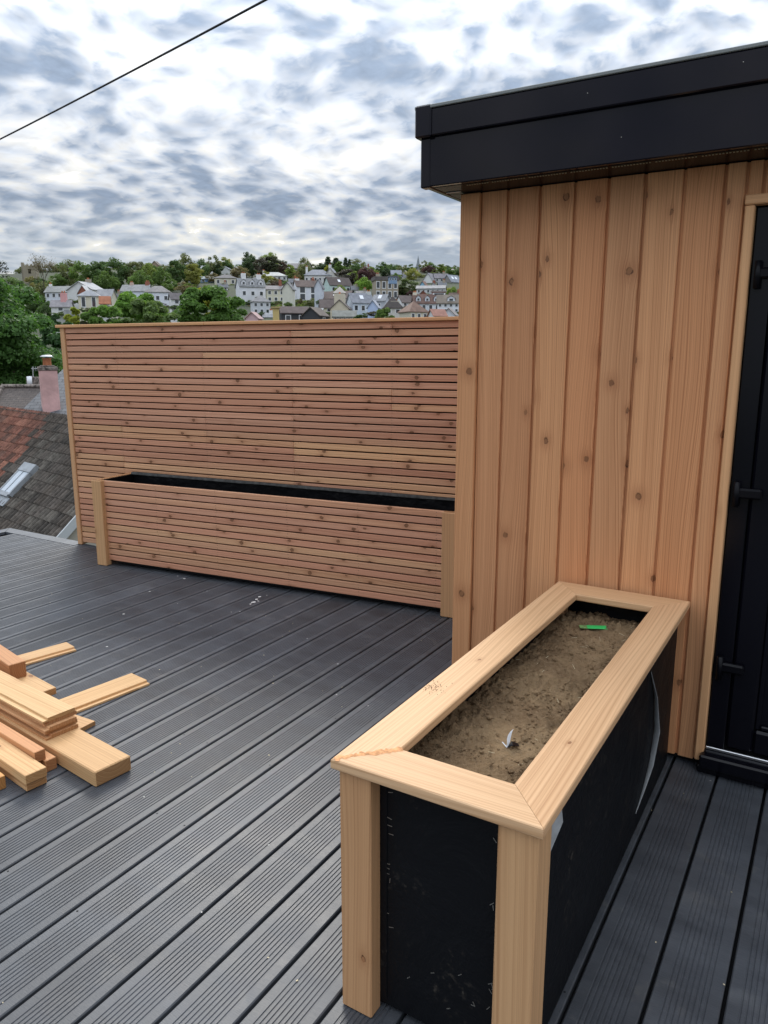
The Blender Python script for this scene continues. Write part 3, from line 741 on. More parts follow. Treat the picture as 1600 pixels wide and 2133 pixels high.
# orange filler smeared along the left mitre
rnd = random.Random(3); V = []; Fc = []
n = 46
for i in range(n + 1):
    q = i / n; c = Vector((0.006 + q * (cw - 0.004), 0.006 + q * cw * 1.02, 0))
    wl = 0.002 + 0.020 * abs(noise.noise((q * 9, 1.3, 0))) + .006 * q; wr = 0.002 + 0.017 * abs(noise.noise((q * 11, 7.7, 0)))
    for s_, hz in ((-wl, 0.0003), (-wl * .4, 0.0013), (wr * .4, 0.0012), (wr, 0.0003)): V.append((c.x - s_ * .7, c.y + s_ * .7, PZ + hz))
for i in range(n):
    for k_ in range(3): Fc.append([i * 4 + k_, i * 4 + k_ + 1, i * 4 + 5 + k_, i * 4 + 4 + k_])
me = mesh('wood_filler', V, Fc); 
o_ = link('wood_filler', me, M['filler'], pl); o_['label'] = 'orange filler smeared along the mitre'
# soil
sx0, sx1, sy0, sy1 = oh + 0.0302, pw_ - oh - 0.0384, oh + 0.0612, pL_ - oh - 0.0302
NX, NY = 90, 260
V = []
for j in range(NY + 1):
    for i in range(NX + 1):
        x_ = sx0 + (sx1 - sx0) * i / NX; y_ = sy0 + (sy1 - sy0) * j / NY
        z_ = 0.540 + 0.014 * noise.noise((x_ * 5, y_ * 4, 0)) + 0.010 * noise.noise((x_ * 14, y_ * 14, 3))
        vor = noise.voronoi((x_ * 34, y_ * 34, 0.5))[0][0]; vor2 = noise.voronoi((x_ * 75, y_ * 75, 2.5))[0][0]
        rough = max(0, min(1, .55 + noise.noise((x_ * 6, y_ * 6, 9)) * 1.3))
        z_ += rough * (0.040 * max(0, .55 - vor) + 0.020 * max(0, .55 - vor2)) + 0.004 * noise.noise((x_ * 120, y_ * 120, 1))
        z_ += 0.012 * min(1, max(0, (x_ - sx0) / .10 - .2)) - 0.012
        V.append((x_, y_, z_))
Fc = [[j * (NX + 1) + i, j * (NX + 1) + i + 1, (j + 1) * (NX + 1) + i + 1, (j + 1) * (NX + 1) + i] for j in range(NY) for i in range(NX)]
so_ = stuff(link('soil', mesh('soil', V, Fc, True), M['soil'], None)); so_.location = (PU0, PV0, 0)
tag(so_, 'dry brown crumbly soil filling the pale-capped planter', 'soil')
def soil_z(x_, y_):
    i = int((x_ - sx0) / (sx1 - sx0) * NX); j = int((y_ - sy0) / (sy1 - sy0) * NY)
    return V_soil[max(0, min(NY, j)) * (NX + 1) + max(0, min(NX, i))][2]
V_soil = V
ico = bmesh.new(); bmesh.ops.create_icosphere(ico, subdivisions=1, radius=1.0)
iv = [v.co.copy() for v in ico.verts]; ifc = [[v.index for v in f.verts] for f in ico.faces]; ico.free()
parts = []; rnd = random.Random(11)
for k_ in range(3600):
    x_ = rnd.uniform(sx0 + .006, sx1 - .006); y_ = rnd.uniform(sy0 + .006, sy1 - .006)
    if rnd.random() > .25 + 1.1 * max(0, .35 + noise.noise((x_ * 7, y_ * 7, 9)) * 1.3): continue
    r_ = rnd.uniform(.0012, .0046) * (2.2 if rnd.random() < .07 else 1)
    z_ = soil_z(x_, y_); sd = rnd.uniform(0, 99)
    parts.append(([(x_ + p.x * r_ * (1 + .5 * noise.noise((p.x * 1.5 + sd, p.y * 1.5, p.z * 1.5))), y_ + p.y * r_ * (1 + .5 * noise.noise((p.x * 1.5, p.y * 1.5 + sd, p.z * 1.5))), z_ + r_ * .35 + p.z * r_ * .8 * (1 + .5 * noise.noise((p.x * 1.5, p.y * 1.5, p.z * 1.5 + sd)))) for p in iv], ifc))
x_, y_ = sx0 + .035, sy1 - .05; z_ = soil_z(x_, y_)
parts.append(([(x_ + p.x * .020, y_ + p.y * .018, z_ + .006 + p.z * .016 * (1 + .3 * noise.noise(p * 2))) for p in iv], ifc))
cl_ = stuff(joined('soil_clod', parts, M['soil'], so_))
parts = []
for k_ in range(26):
    x_ = rnd.uniform(sx0 + .02, sx1 - .02); y_ = rnd.uniform(sy0 + .02, sy1 - .02); a = rnd.uniform(0, 3.1)
    parts.append(lump_box((x_, y_, soil_z(x_, y_) + .003), (math.cos(a), math.sin(a), rnd.uniform(-.2, .3)), (0, 0, 1), rnd.uniform(.010, .026), .0008, .0008))
stuff(joined('straw', parts, M['straw'], so_))
# green plant tag and white label on the soil
def soil_pt(x_, y_):
    p = pixz(x_, y_, 0.548); return p
pa, pb = soil_pt(1207, 1308), soil_pt(1264, 1310); ax = (pb - pa); c = (pa + pb) / 2
zz = max(soil_z(c.x - PU0 + dx_, c.y - PV0 + dy_) for dx_ in (-.03, 0, .03) for dy_ in (-.01, 0, .01))
c.z = zz + .003
lab = empty('plant_tag', c, math.atan2(ax.y, ax.x)); tag(lab, 'flat green plastic plant tag lying on the soil', 'plant tag')
hl = ax.length / 2
abox('tag_strip', M['green'], lab, -hl * .45, hl, -.016, .016, 0, .0022, .0006)
abox('tag_end', simple('muddy_green', (0.16, 0.28, 0.09), .8, var=.4, vscale=60), lab, -hl, -hl * .455, -.0155, .0155, 0, .0020, .0006)
c = soil_pt(1056, 1552); c.z = soil_z(c.x - PU0, c.y - PV0) + .001
wl_ = empty('plant_label', c, 0); tag(wl_, 'curled white and black plant label stuck in the soil', 'plant label')
def ribbon(name, pts, wd, mat, parent, side):
    V, Fc = [], []
    s = Vector(side)
    for i, p in enumerate(pts):
        p = Vector(p); w_ = wd[i] if isinstance(wd, list) else wd
        up_ = Vector((0, 0, .0005)) + s.cross(Vector((0, 0, 1))) * .0005
        V += [p - s * w_ / 2 + up_, p + s * w_ / 2 + up_, p + s * w_ / 2 - up_, p - s * w_ / 2 - up_]
    for i in range(len(pts) - 1):
        for k_ in range(4): Fc.append([i * 4 + k_, i * 4 + (k_ + 1) % 4, (i + 1) * 4 + (k_ + 1) % 4, (i + 1) * 4 + k_])
    Fc += [[0, 1, 2, 3], [len(V) - 1, len(V) - 2, len(V) - 3, len(V) - 4]]
    return link(name, mesh(name, V, Fc), mat, parent)
fw2 = (RGT * .6 + FWD * .4).normalized()
ribbon('label_strip', [(0, 0, 0)] + [tuple(RGT * (.004 + .016 * q * q) + FWD * (.030 * q) + Vector((0, 0, .034 * math.sin(q * 1.5)))) for q in (.2, .4, .6, .8, 1.0)], [.004, .009, .012, .011, .007, .002], M['white'], wl_, fw2)
ribbon('label_back', [(0.002, 0, .002), tuple(RGT * .014 + FWD * .006 + Vector((0, 0, .008))), tuple(RGT * .030 + FWD * .004 + Vector((0, 0, .005)))], [.004, .022, .014], M['hinge'], wl_, FWD)
ribbon('label_fold', [tuple(RGT * -.010 + FWD * .010 + Vector((0, 0, .010))), (0, 0, .001)], [.003, .003], M['white'], wl_, RGT)
# crumbs of soil on the left cap plank
parts = []
cc = pixz(902, 1432, PZ)
for k_ in range(120):
    x_ = cc.x + rnd.gauss(0, .016) ; y_ = cc.y + rnd.gauss(0, .020); r_ = rnd.uniform(.0003, .0008)
    if PU0 + .006 < x_ < PU0 + cw - .008: parts.append(lump_box((x_, y_, PZ + r_), (1, .3, 0), (0, 1, 0), r_ * 2, r_ * 2, r_ * 2))
cr_ = stuff(joined('soil_crumbs', parts, M['dirt'])); tag(cr_, 'sprinkle of dark soil crumbs on the left cap plank', 'crumbs')

#SECTION pile
# ------------------------------------------------------------------ loose timber at the left
def timber(name, label, end_mid, ang, L, Wd, z0, z1, color, mat='pine', ch=0.002, cat='timber'):
    """end_mid: middle of the near end (u,v); ang: heading of the long axis from that end, degrees"""
    a = R(ang); dx_ = Vector((math.cos(a), math.sin(a), 0))
    o = link(name, cbox(L, Wd, z1 - z0, ch).copy(), None, None, color); o.data.materials.clear(); o.data.materials.append(M[mat])
    c = Vector((*end_mid, (z0 + z1) / 2)) + dx_ * L / 2
    frame(o, c, dx_, (-dx_.y, dx_.x, 0)); tag(o, label, cat); return o
def tg_board(name, label, end_mid, ang, L, Wd, z0, T, color, flip=1, cat='board offcut', group=None, rebate=True):
    a = R(ang); dx_ = Vector((math.cos(a), math.sin(a), 0)); lip = 0.020 if rebate else 0.006
    w2 = Wd / 2; e = .0015
    pr = [(-w2, 0), (w2, 0), (w2, T * .45), (w2 - lip, T * .45), (w2 - lip, T - e), (w2 - lip - e, T), (-w2 + e, T), (-w2, T - e)]
    pr = [(y_ * flip, z_) for y_, z_ in pr]
    me = extrude(pr, L); me.materials.append(M['pine']); o = link(name, me, None, None, color)
    frame(o, (*end_mid, z0), dx_, (-dx_.y, dx_.x, 0)); tag(o, label, cat, group); return o
AN = 173.5
tg_board('board_offcut', 'rebated board lying on the deck, its free end pointing towards the long planter', (-2.681, 2.233), 262.5, 0.86, 0.146, 0.001, 0.019, (1.05, 1.0, .92), 1)
tg_board('board_offcut', 'knot-holed board end farthest from the camera, beside the square post offcut', (-3.304, 2.324), 258, 0.62, 0.115, 0.001, 0.019, (1.05, 1.0, .95), 1)
tg_board('board_offcut', 'short grooved board end poking out beside the thick pale timber', (-2.500, 1.782), 182, 0.45, 0.115, 0.001, 0.018, (.98, .92, .86), 1)
timber('timber_offcut', 'thick pale treated timber in front of the stacked cladding boards', (-2.105, 1.606), AN, 1.45, 0.146, 0.002, 0.061, (1.02, 1.10, 1.02), 'post', .004)
timber('timber_offcut', 'flat board end beneath the square post offcut', (-2.865, 1.868), 172, 0.9, 0.10, 0.0205, 0.052, (1.0, .96, .9))
timber('post_offcut', 'square reddish post offcut lying across the back of the timber pile', (-3.083, 1.886), 168, 0.75, 0.076, 0.0525, 0.128, (.95, .84, .76), 'post', .003)
ews = [0, .006, -.004, .010, .002]
for k_ in range(5):
    lb = ['lowest board of the cladding stack on the thick pale timber', 'second board from the bottom of the cladding stack', 'middle board of the cladding stack', 'second board from the top of the cladding stack', 'topmost wide board of the cladding stack beside the thick timber'][k_]
    tg_board('cladding_offcut', lb, (-2.455 + rc(-.014, .010), 1.652 + ews[k_]), AN + rc(-.8, .8), 1.05, 0.132, 0.0615 + k_ * .0162, 0.0155, [(.92, .78, .72), (1, .9, .82), (.95, .82, .78), (.9, .78, .74), (1.0, .98, .92)][k_], 1, 'cladding board', 'cladding boards stacked on the deck')
timber('batten_offcut', 'upper pinkish square batten alongside the thick pale timber', (-2.365, 1.497), AN, 0.95, 0.042, 0.0475, 0.090, (1.0, .86, .76), 'post')
timber('batten_offcut', 'lower square batten under the pinkish one', (-2.349, 1.527), AN, 0.95, 0.042, 0.001, 0.047, (.98, .88, .78), 'post')
timber('plank_offcut', 'knotty upper plank at the near edge of the timber pile', (-2.281, 1.422), AN - 1, 0.9, 0.078, 0.0365, 0.071, (1.0, .93, .84))
timber('plank_offcut', 'weathered lower plank at the near edge of the timber pile', (-2.295, 1.430), AN - 1, 0.9, 0.074, 0.001, 0.036, (.95, .84, .76))
timber('batten_offcut', 'short yellow batten end at the left picture edge', (-2.388, 1.352), AN - 2, 0.6, 0.040, 0.001, 0.050, (1.05, .95, .62), 'post')

# screw heads and sawdust on the deck
rs_ = random.Random(9); parts = []; specks = []
for k_ in range(-38, 16):
    uc = -0.0915 + PITCHB * (k_ + .5)
    for vj in np.arange(-1.9, 3.6, .43):
        if rs_.random() < .35:
            for sd in (-1, 1):
                if rs_.random() < .6: parts.append(([(uc + sd * .063 + .0032 * math.cos(6.283 * i / 8), vj + .0032 * math.sin(6.283 * i / 8), .0003) for i in range(8)], [list(range(8))]))
stuff(joined('screw_head', parts, M['dark'], deck))
for k_ in range(130):
    x_, y_ = rs_.uniform(-4.5, .6), rs_.uniform(.4, 3.4); r_ = rs_.uniform(.0006, .0019)
    if -2.9 < x_ < -1.7 and rs_.random() < .5: r_ *= 1.4
    specks.append(lump_box((x_, y_, .0008), (math.cos(k_), math.sin(k_), 0), (0, 0, 1), r_ * 3, .0009, r_ * 1.6))
tag(stuff(joined('sawdust', specks, M['straw'])), 'tiny pale sawdust flecks scattered over the decking', 'sawdust')

# droppings and specks on the deck
def splat(pts, label):
    parts = []
    for (x_, y_, r_) in pts:
        p = pixz(x_, y_, 0.0004); n = 11
        vv = [(p.x, p.y, .0016)] + [(p.x + math.cos(6.283 * i / n) * r_ * rnd.uniform(.5, 1.2), p.y + math.sin(6.283 * i / n) * r_ * rnd.uniform(.5, 1.2), .0006) for i in range(n)]
        parts.append((vv, [[0, 1 + i, 1 + (i + 1) % n] for i in range(n)]))
    return tag(stuff(joined('bird_dropping', parts, M['drop'])), label, 'dropping')
splat([(528, 1254, .016), (535, 1248, .012), (541, 1243, .010), (522, 1258, .009), (538, 1252, .008), (556, 1240, .005), (482, 1275, .004), (500, 1274, .004)], 'white bird dropping splashed on the dark decking')
splat([(384, 1205, .010), (370, 1200, .006), (312, 1232, .007), (258, 1279, .008), (370, 1257, .004), (223, 1347, .006), (431, 1231, .004), (767, 1470, .004), (701, 1447, .004), (704, 1383, .005), (640, 1330, .004), (1480, 1626, .003), (300, 1660, .003), (420, 1900, .003), (560, 1760, .003)], 'scattered pale specks of debris on the decking')

#SECTION neighbours
# ------------------------------------------------------------------ neighbouring roofs at the left
def horiz(az): return FWD * math.cos(R(az)) + RGT * math.sin(R(az))
RA = -horiz(-45.6)                              # along the ridge, towards the right of the picture
RD = -horiz(44.4)                               # level direction of the fall
pitchr = R(42)
RS = (RD * math.cos(pitchr) - Vector((0, 0, math.sin(pitchr)))).normalized()     # down the slope
RN = (Vector((0, 0, math.cos(pitchr))) + RD * math.sin(pitchr)).normalized()
Q0 = pix(90, 990, 15.5)
ridge_pt = pixplane(70, 857, Q0, RN)
def roof_ab(x_, y_):
    p = pixplane(x_, y_, Q0, RN) - ridge_pt; return p.dot(RA), p.dot(RS)
a_verge = (roof_ab(165, 1068)[0] + roof_ab(140, 1103)[0]) / 2
nh = empty('tiled_house', (ridge_pt.x, ridge_pt.y, ground_z(15))); tag(nh, 'neighbouring house with red and grey ribbed tile roof below the deck', 'house')
def NH(p): return Vector(p) - nh.location
TG, TW = 0.25, 0.30
# tile mesh: three rolls
nr = 2; pr = []
for i in range(nr * 8 + 1):
    q = i / (nr * 8); ph = (q * nr) % 1.0
    pr.append((q * TW, 0.002 + 0.060 * max(0.0, math.sin(min(1.0, ph / .62) * math.pi)) ** .8))
V = []; Fc = []
for (s_, lift) in ((0.0, 0.0), (TG + .035, 0.022)):
    for y_, z_ in pr: V.append((s_, y_, z_ + lift))
np_ = len(pr)
for y_, z_ in pr: V.append((TG + .035, y_, z_ + .022 - .020))
for i in range(np_ - 1):
    Fc.append([i, np_ + i, np_ + i + 1, i + 1]); Fc.append([np_ + i, 2 * np_ + i, 2 * np_ + i + 1, np_ + i + 1])
tile_me = mesh('roof_tile', V, Fc, False); tile_me.materials.append(M['tile'])
tile_t = bpy.data.meshes.new('t')
a_red = (roof_ab(97, 881)[0] + roof_ab(12, 974)[0]) / 2
a_min = min(roof_ab(-30, 850)[0], roof_ab(-30, 1090)[0]) - 2.2
b_max = 5.3
rf = empty('roof', NH(ridge_pt), 0, nh)
def place_roof(o, a, bb, lift=0.0, c=None):
    frame(o, RA * a + RS * bb + RN * lift, RS, RS.cross(RN) * -1 if False else RN.cross(RS)); return o
YL = RN.cross(RS)          # local y of a tile
sgn = 1 if YL.dot(RA) > 0 else -1
ntile = 0; cand = []
row = 0
while row * TG < b_max:
    k_ = 0
    while a_verge - (k_ + 1) * TW > a_min:
        a = a_verge - (k_ + 1) * TW if sgn > 0 else a_verge - k_ * TW
        bb = row * TG
        am = a_verge - (k_ + .5) * TW
        P = ridge_pt + RA * am + RS * (bb + .15)
        rel = P - Vector((0, 0, CAM_H)); dep = rel.dot(FWD); px_ = 800 + 1606 * rel.dot(RGT) / dep
        py_ = 737 - 1606 * rel.z / dep
        vis = -32 < px_ < 180 and py_ < 1128
        cand.append((not vis, a, bb, am)); k_ += 1
    row += 1
rest = []
for (inv_, a, bb, am) in sorted(cand, key=lambda c: c[0]):
    if inv_ or ntile >= 298: rest.append((a, bb, am < a_red)); continue
    red = am < a_red + random.choice([0, 0, 0, 0, .3, -.3])
    if red: cc_ = random.choice([(.26, .120, .088), (.22, .108, .082), (.29, .145, .105), (.17, .098, .078), (.24, .118, .088)])
    else: cc_ = random.choice([(.105, .092, .080), (.125, .112, .10), (.085, .078, .070), (.14, .13, .115)])
    if not red and bb > 3.2 and random.random() < .4: cc_ = (.11, .105, .06)
    j = rc(.85, 1.12)
    o = link('roof_tile', tile_me, None, rf, tuple(v * j for v in cc_)); place_roof(o, a, bb, rc(0, .003)); ntile += 1
for flag, cc_ in ((True, (.235, .115, .085)), (False, (.105, .094, .083))):
    parts = []
    for (a, bb, red) in rest:
        if red == flag:
            o0 = RA * a + RS * bb; yl = RN.cross(RS)
            parts.append(([o0 + RS * v.co.x + yl * v.co.y + RN * v.co.z for v in tile_me.vertices], [list(p.vertices) for p in tile_me.polygons]))
    if parts: stuff(joined('roof_tiles', parts, M['tile'], rf)).color = (*cc_, 1)
# battened underlay, ridge tiles, verge, gable, walls
mid_a = (a_verge + a_min) / 2; wa = a_verge - a_min
o = link('roof_deck', cbox(b_max, wa + 4, .06, .002).copy(), M['dark'], rf); frame(o, RA * (mid_a - 2) + RS * (b_max / 2) - RN * .035, RS, RA)
o = link('rear_slope', cbox(b_max, wa + 4, .06, .002).copy(), M['browntile'], rf)
RS2 = (-RD * math.cos(pitchr) - Vector((0, 0, math.sin(pitchr)))).normalized()
frame(o, RA * (mid_a - 2) + RS2 * (b_max / 2) - Vector((0, 0, .06)), RS2, RA)
k_ = 0
while a_verge - k_ * .42 > a_min - 3:
    v_, f_ = [], []
    n = 8
    for s_ in (0.0, .405):
        for rr in (.125, .105):
            for i in range(n + 1):
                an = math.pi * i / n; v_.append((s_, math.cos(an) * rr, math.sin(an) * rr * .9))
    m1 = n + 1
    for i in range(n): f_ += [[i, i + 1, 2 * m1 + i + 1, 2 * m1 + i], [i, m1 + i, m1 + i + 1, i + 1], [2 * m1 + i, 2 * m1 + i + 1, 3 * m1 + i + 1, 3 * m1 + i]]
    if k_ == 0: rt_me = mesh('ridge_tile', v_, f_, True); rt_me.materials.append(M['lichen'])
    am = a_verge - (k_ + 1) * .42
    o = link('ridge_tile', rt_me, None, rf, (1, 1, 1)); frame(o, RA * am + Vector((0, 0, -.005)), RA, RD); k_ += 1
    if am < a_min: break
beam('verge_board', simple('grey_white_paint', (.50, .52, .53), .5), rf, RA * (a_verge + .03) + RS * (b_max / 2) - RN * .03, RS, RN, b_max, .16, .035, .004)
beam('verge_board', M['trimw'], rf, RA * (a_verge + .03) + RS2 * (b_max / 2) - Vector((0, 0, .1)), RS2, RN, b_max, .16, .035, .004, (.8, .8, .8))
hb = b_max * math.cos(pitchr); drop = b_max * math.sin(pitchr)
zb = nh.location.z - ridge_pt.z
V = []
for a in (a_verge - .04, a_min - 2.5):
    for (dd_, z_) in ((hb - .3, zb - 1), (hb - .3, -drop + .15), (0, -.16), (-hb + .3, -drop + .15), (-hb + .3, zb - 1)):
        V.append(RA * a + RD * dd_ + Vector((0, 0, z_)))
wl = link('wall', mesh('wall', V, [[0, 1, 2, 3, 4], [9, 8, 7, 6, 5], [0, 5, 6, 1], [4, 3, 8, 9]]), M['render'], nh, (.40, .37, .31)); wl.location = NH(ridge_pt)
# rooflight
ab = [roof_ab(*p) for p in ((52, 977), (77, 984), (27, 1040), (11, 1031))]
a0, a1 = (ab[0][0] + ab[3][0]) / 2, (ab[1][0] + ab[2][0]) / 2; b0, b1 = (ab[0][1] + ab[1][1]) / 2, (ab[2][1] + ab[3][1]) / 2
rl = empty('rooflight', (0, 0, 0), 0, rf)
frame(rl, RA * (a0 + a1) / 2 + RS * (b0 + b1) / 2 + RN * .055, RS, RN.cross(RS))
lw, ll = abs(a1 - a0), abs(b1 - b0)
# local x is down the slope, so the frame pieces sit around the pane
abox('rooflight_head', M['lead'], rl, -ll / 2 - .10, -ll / 2 + .12, -lw / 2 - .03, lw / 2 + .03, -.02, .085)
abox('rooflight_side', M['lead'], rl, -ll / 2 + .121, ll / 2, -lw / 2 - .02, -lw / 2 + .04, -.02, .075)
abox('rooflight_side', M['lead'], rl, -ll / 2 + .121, ll / 2, lw / 2 - .04, lw / 2 + .02, -.02, .075)
abox('rooflight_sill', M['lead'], rl, ll / 2 - .05, ll / 2 + .05, -lw / 2 + .041, lw / 2 - .041, -.02, .070)
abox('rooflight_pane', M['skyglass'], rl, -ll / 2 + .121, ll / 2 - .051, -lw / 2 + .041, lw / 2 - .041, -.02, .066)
abox('glazing_bar', M['lead'], rl, -ll / 2 + .121, ll / 2 - .051, -.010, .010, .0665, .076)
abox('apron_flashing', M['lead'], rl, ll / 2 + .051, ll / 2 + .26, -lw / 2 - .06, lw / 2 + .06, .0, .022)

# slate-roofed house with the pink chimney
sc_ = pix(110, 860, 21.5)
sh = empty('slate_house', (sc_.x, sc_.y, ground_z(21))); tag(sh, 'grey slate roofed house behind the tiled roof, partly hidden by the slatted screen', 'house')
def SHp(p): return Vector(p) - sh.location
e0 = pix(10, 890, 20.0); e1 = pix(330, 890, 20.0); r0 = pix(136, 764, 23.0); r1 = pix(420, 764, 23.0)
b0_, b1_ = e0 + FWD * 6, e1 + FWD * 6
low = [Vector((p.x, p.y, sh.location.z - 1)) for p in (e0, e1, b1_, b0_)]
for p in (b0_, b1_): p.z = e0.z
# roof as its own frame so that slates run along local x
mid_ = (e0 + e1) / 2; exr = (e1 - e0).normalized(); eyr = (r0 - e0); eyr = (eyr - exr * eyr.dot(exr)).normalized()
mt = Matrix((exr, eyr, exr.cross(eyr))).transposed().to_4x4(); mt.translation = mid_
inv_ = mt.inverted()
ro = poly_obj('roof', [inv_ @ p for p in (e0, e1, r1, r0, b0_, b1_)], [[0, 1, 2, 3], [4, 5, 2, 3], [0, 3, 4], [1, 5, 2]], M['slate'], sh)
ro.matrix_basis = Matrix.Translation(-sh.location) @ mt
poly_obj('wall', [SHp(p) for p in (e0 + FWD * .3 + RGT * .3, e1 + FWD * .3, b1_ - FWD * .3, b0_ - FWD * .3 + RGT * .3)] + [SHp(p) for p in low], [[0, 1, 5, 4], [1, 2, 6, 5], [2, 3, 7, 6], [3, 0, 4, 7]], M['render'], sh, (.5, .47, .42))
# chimney: edge towards the camera
Dc = 20.6
cbm = pix(98, 866, Dc); ctop = pix(98, 772, Dc); ch_h = ctop.z - cbm.z
pxm = Dc / 1606.0
chim = empty('chimney', SHp(cbm - Vector((0, 0, .6)) + FWD * .30), 0, sh); chim['label'] = 'pink rendered chimney with a terracotta pot'
ang = YAW + R(28)
def chbox(name, wd, dp, z0, z1, mat, ch=.01):
    o = link(name, cbox(wd, dp, z1 - z0, ch).copy(), mat, chim); o.location = (0, 0, (z0 + z1) / 2); o.rotation_euler = (0, 0, ang); return o
chbox('shaft', .44, .44, 0, .6 + ch_h, M['pinkr'])
chbox('crown', .49, .49, .6 + ch_h, .6 + ch_h + .10, M['lichen'], .02)
chbox('flaunching', .36, .36, .6 + ch_h + .1005, .6 + ch_h + .135, M['lichen'], .02)
zt = .6 + ch_h + .13
def lathe(name, rz, mat, parent, n=18):
    V, Fc = [], []
    for r_, z_ in rz: V += [(math.cos(6.28318 * i / n) * r_, math.sin(6.28318 * i / n) * r_, z_) for i in range(n)]
    for k_ in range(len(rz) - 1):
        for i in range(n): Fc.append([k_ * n + i, k_ * n + (i + 1) % n, (k_ + 1) * n + (i + 1) % n, (k_ + 1) * n + i])
    Fc.append([(len(rz) - 1) * n + i for i in range(n)])
    return link(name, mesh(name, V, Fc, True), mat, parent)
lathe('chimney_pot', [(.11, zt), (.105, zt + .16), (.12, zt + .175), (.12, zt + .20), (.08, zt + .20)], M['terracotta'], chim)
lathe('pot_cowl', [(.05, zt + .20), (.05, zt + .215), (.165, zt + .22), (.165, zt + .245), (.11, zt + .275), (.0, zt + .285)], M['alu'], chim)
o = chbox('lead_apron', .52, .52, .30, .62, M['lead'], .01)

# brown roof at the far left
bh0 = pix(40, 850, 26)
bh = empty('brown_roof_house', (bh0.x, bh0.y, ground_z(26))); tag(bh, 'dark brown hipped roof house at the left edge behind the tiled roof', 'house')
A0, A1 = pix(-30, 880, 25), pix(135, 880, 25); T0, T1 = pix(8, 804, 27), pix(100, 797, 27)
T1.z = T0.z
B0, B1 = A0 + FWD * 5, A1 + FWD * 5
mid_ = (A0 + A1) / 2; exr = (A1 - A0).normalized(); eyr = T0 - A0; eyr = (eyr - exr * eyr.dot(exr)).normalized()
mt = Matrix((exr, eyr, exr.cross(eyr))).transposed().to_4x4(); mt.translation = mid_; inv_ = mt.inverted()
ro = poly_obj('roof', [inv_ @ p for p in (A0, A1, T1, T0, B0, B1)], [[0, 1, 2, 3], [4, 5, 2, 3], [0, 3, 4], [1, 5, 2]], M['browntile'], bh); ro.matrix_basis = Matrix.Translation(-bh.location) @ mt
rt = T1 - T0
beam('ridge_capping', M['lichen'], bh, (T0 + T1) / 2 - bh.location, rt, FWD, rt.length, .26, .12, .04)
hp_ = A0 - T0; beam('hip_capping', M['lichen'], bh, (T0 + A0) / 2 - bh.location, hp_, FWD, hp_.length, .24, .10, .04)
poly_obj('wall', [p - bh.location for p in (A0 + FWD * .3 + RGT * .3, A1 + FWD * .3 - RGT * .3, B1 - FWD * .3 - RGT * .3, B0 - FWD * .3 + RGT * .3)] + [Vector((p.x, p.y, bh.location.z - 1)) - bh.location for p in (A0, A1, B1, B0)], [[0, 1, 5, 4], [1, 2, 6, 5], [2, 3, 7, 6], [3, 0, 4, 7]], M['render'], bh, (.45, .42, .38))
cpos = pix(70, 797, 27.5)
c2 = beam('chimney', M['lichen'], bh, cpos - bh.location + Vector((0, 0, -.05)), (0, 0, 1), RGT, .5, .36, .36, .01)
pp = pix(62, 797, 27.2)
v_, f_ = tube([(0, 0, -.1), (0, 0, .22)], .085, 12); o = link('chimney_pot', mesh('pot', v_, f_, True), M['white'], bh); o.location = pp - bh.location
ap = pix(70, 792, 27.4)
aer = empty('tv_aerial', ap); tag(aer, 'thin metal TV aerial beside the pink chimney', 'aerial')
at = pix(68, 764, 27.4) - ap
v_, f_ = tube([(0, 0, 0), tuple(at)], .018, 6); link('mast', mesh('mast', v_, f_), M['metalw'], aer)
bmv = at * .86
v_, f_ = tube([tuple(bmv - RGT * .05), tuple(bmv + RGT * .26 + FWD * .1)], .010, 6); bo = link('boom', mesh('boom', v_, f_), M['metalw'], aer)
parts = [lump_box(bmv + (RGT * .26 + FWD * .1) * q, (0, 0, 1), FWD, .16, .012, .012) for q in (.1, .35, .6, .85)]
joined('element', parts, M['metalw'], aer)

#SECTION hillhouses
# ------------------------------------------------------------------ hillside houses
def hillD(t_): return min(368.0, 26.0 / max(.045, .175 - t_))
_win = {}; HOUSES = []; HB = []
def unit_box(mat):
    if mat not in _win:
        me = cbox(1, 1, 1, .01).copy(); me.materials.clear(); me.materials.append(M[mat]); _win[mat] = me
    return _win[mat]
def win_at(h, c, nrm, w_, h_):
    """window part with its pane; c on the wall face, nrm outward (house coordinates)"""
    ex = Vector((0, 0, 1)).cross(nrm)
    o = link('window', unit_box('trimw'), None, h, (1, 1, 1))
    mt = Matrix((ex, Vector((0, 0, 1)), nrm)).transposed().to_4x4(); mt.translation = Vector(c)
    o.matrix_basis = mt @ Matrix.Diagonal((w_, h_, .10, 1))
    p = link('pane', unit_box('pane'), None, o); p.matrix_basis = Matrix.Translation((0, 0, .30)) @ Matrix.Diagonal((.76, .82, .5, 1))
    return o
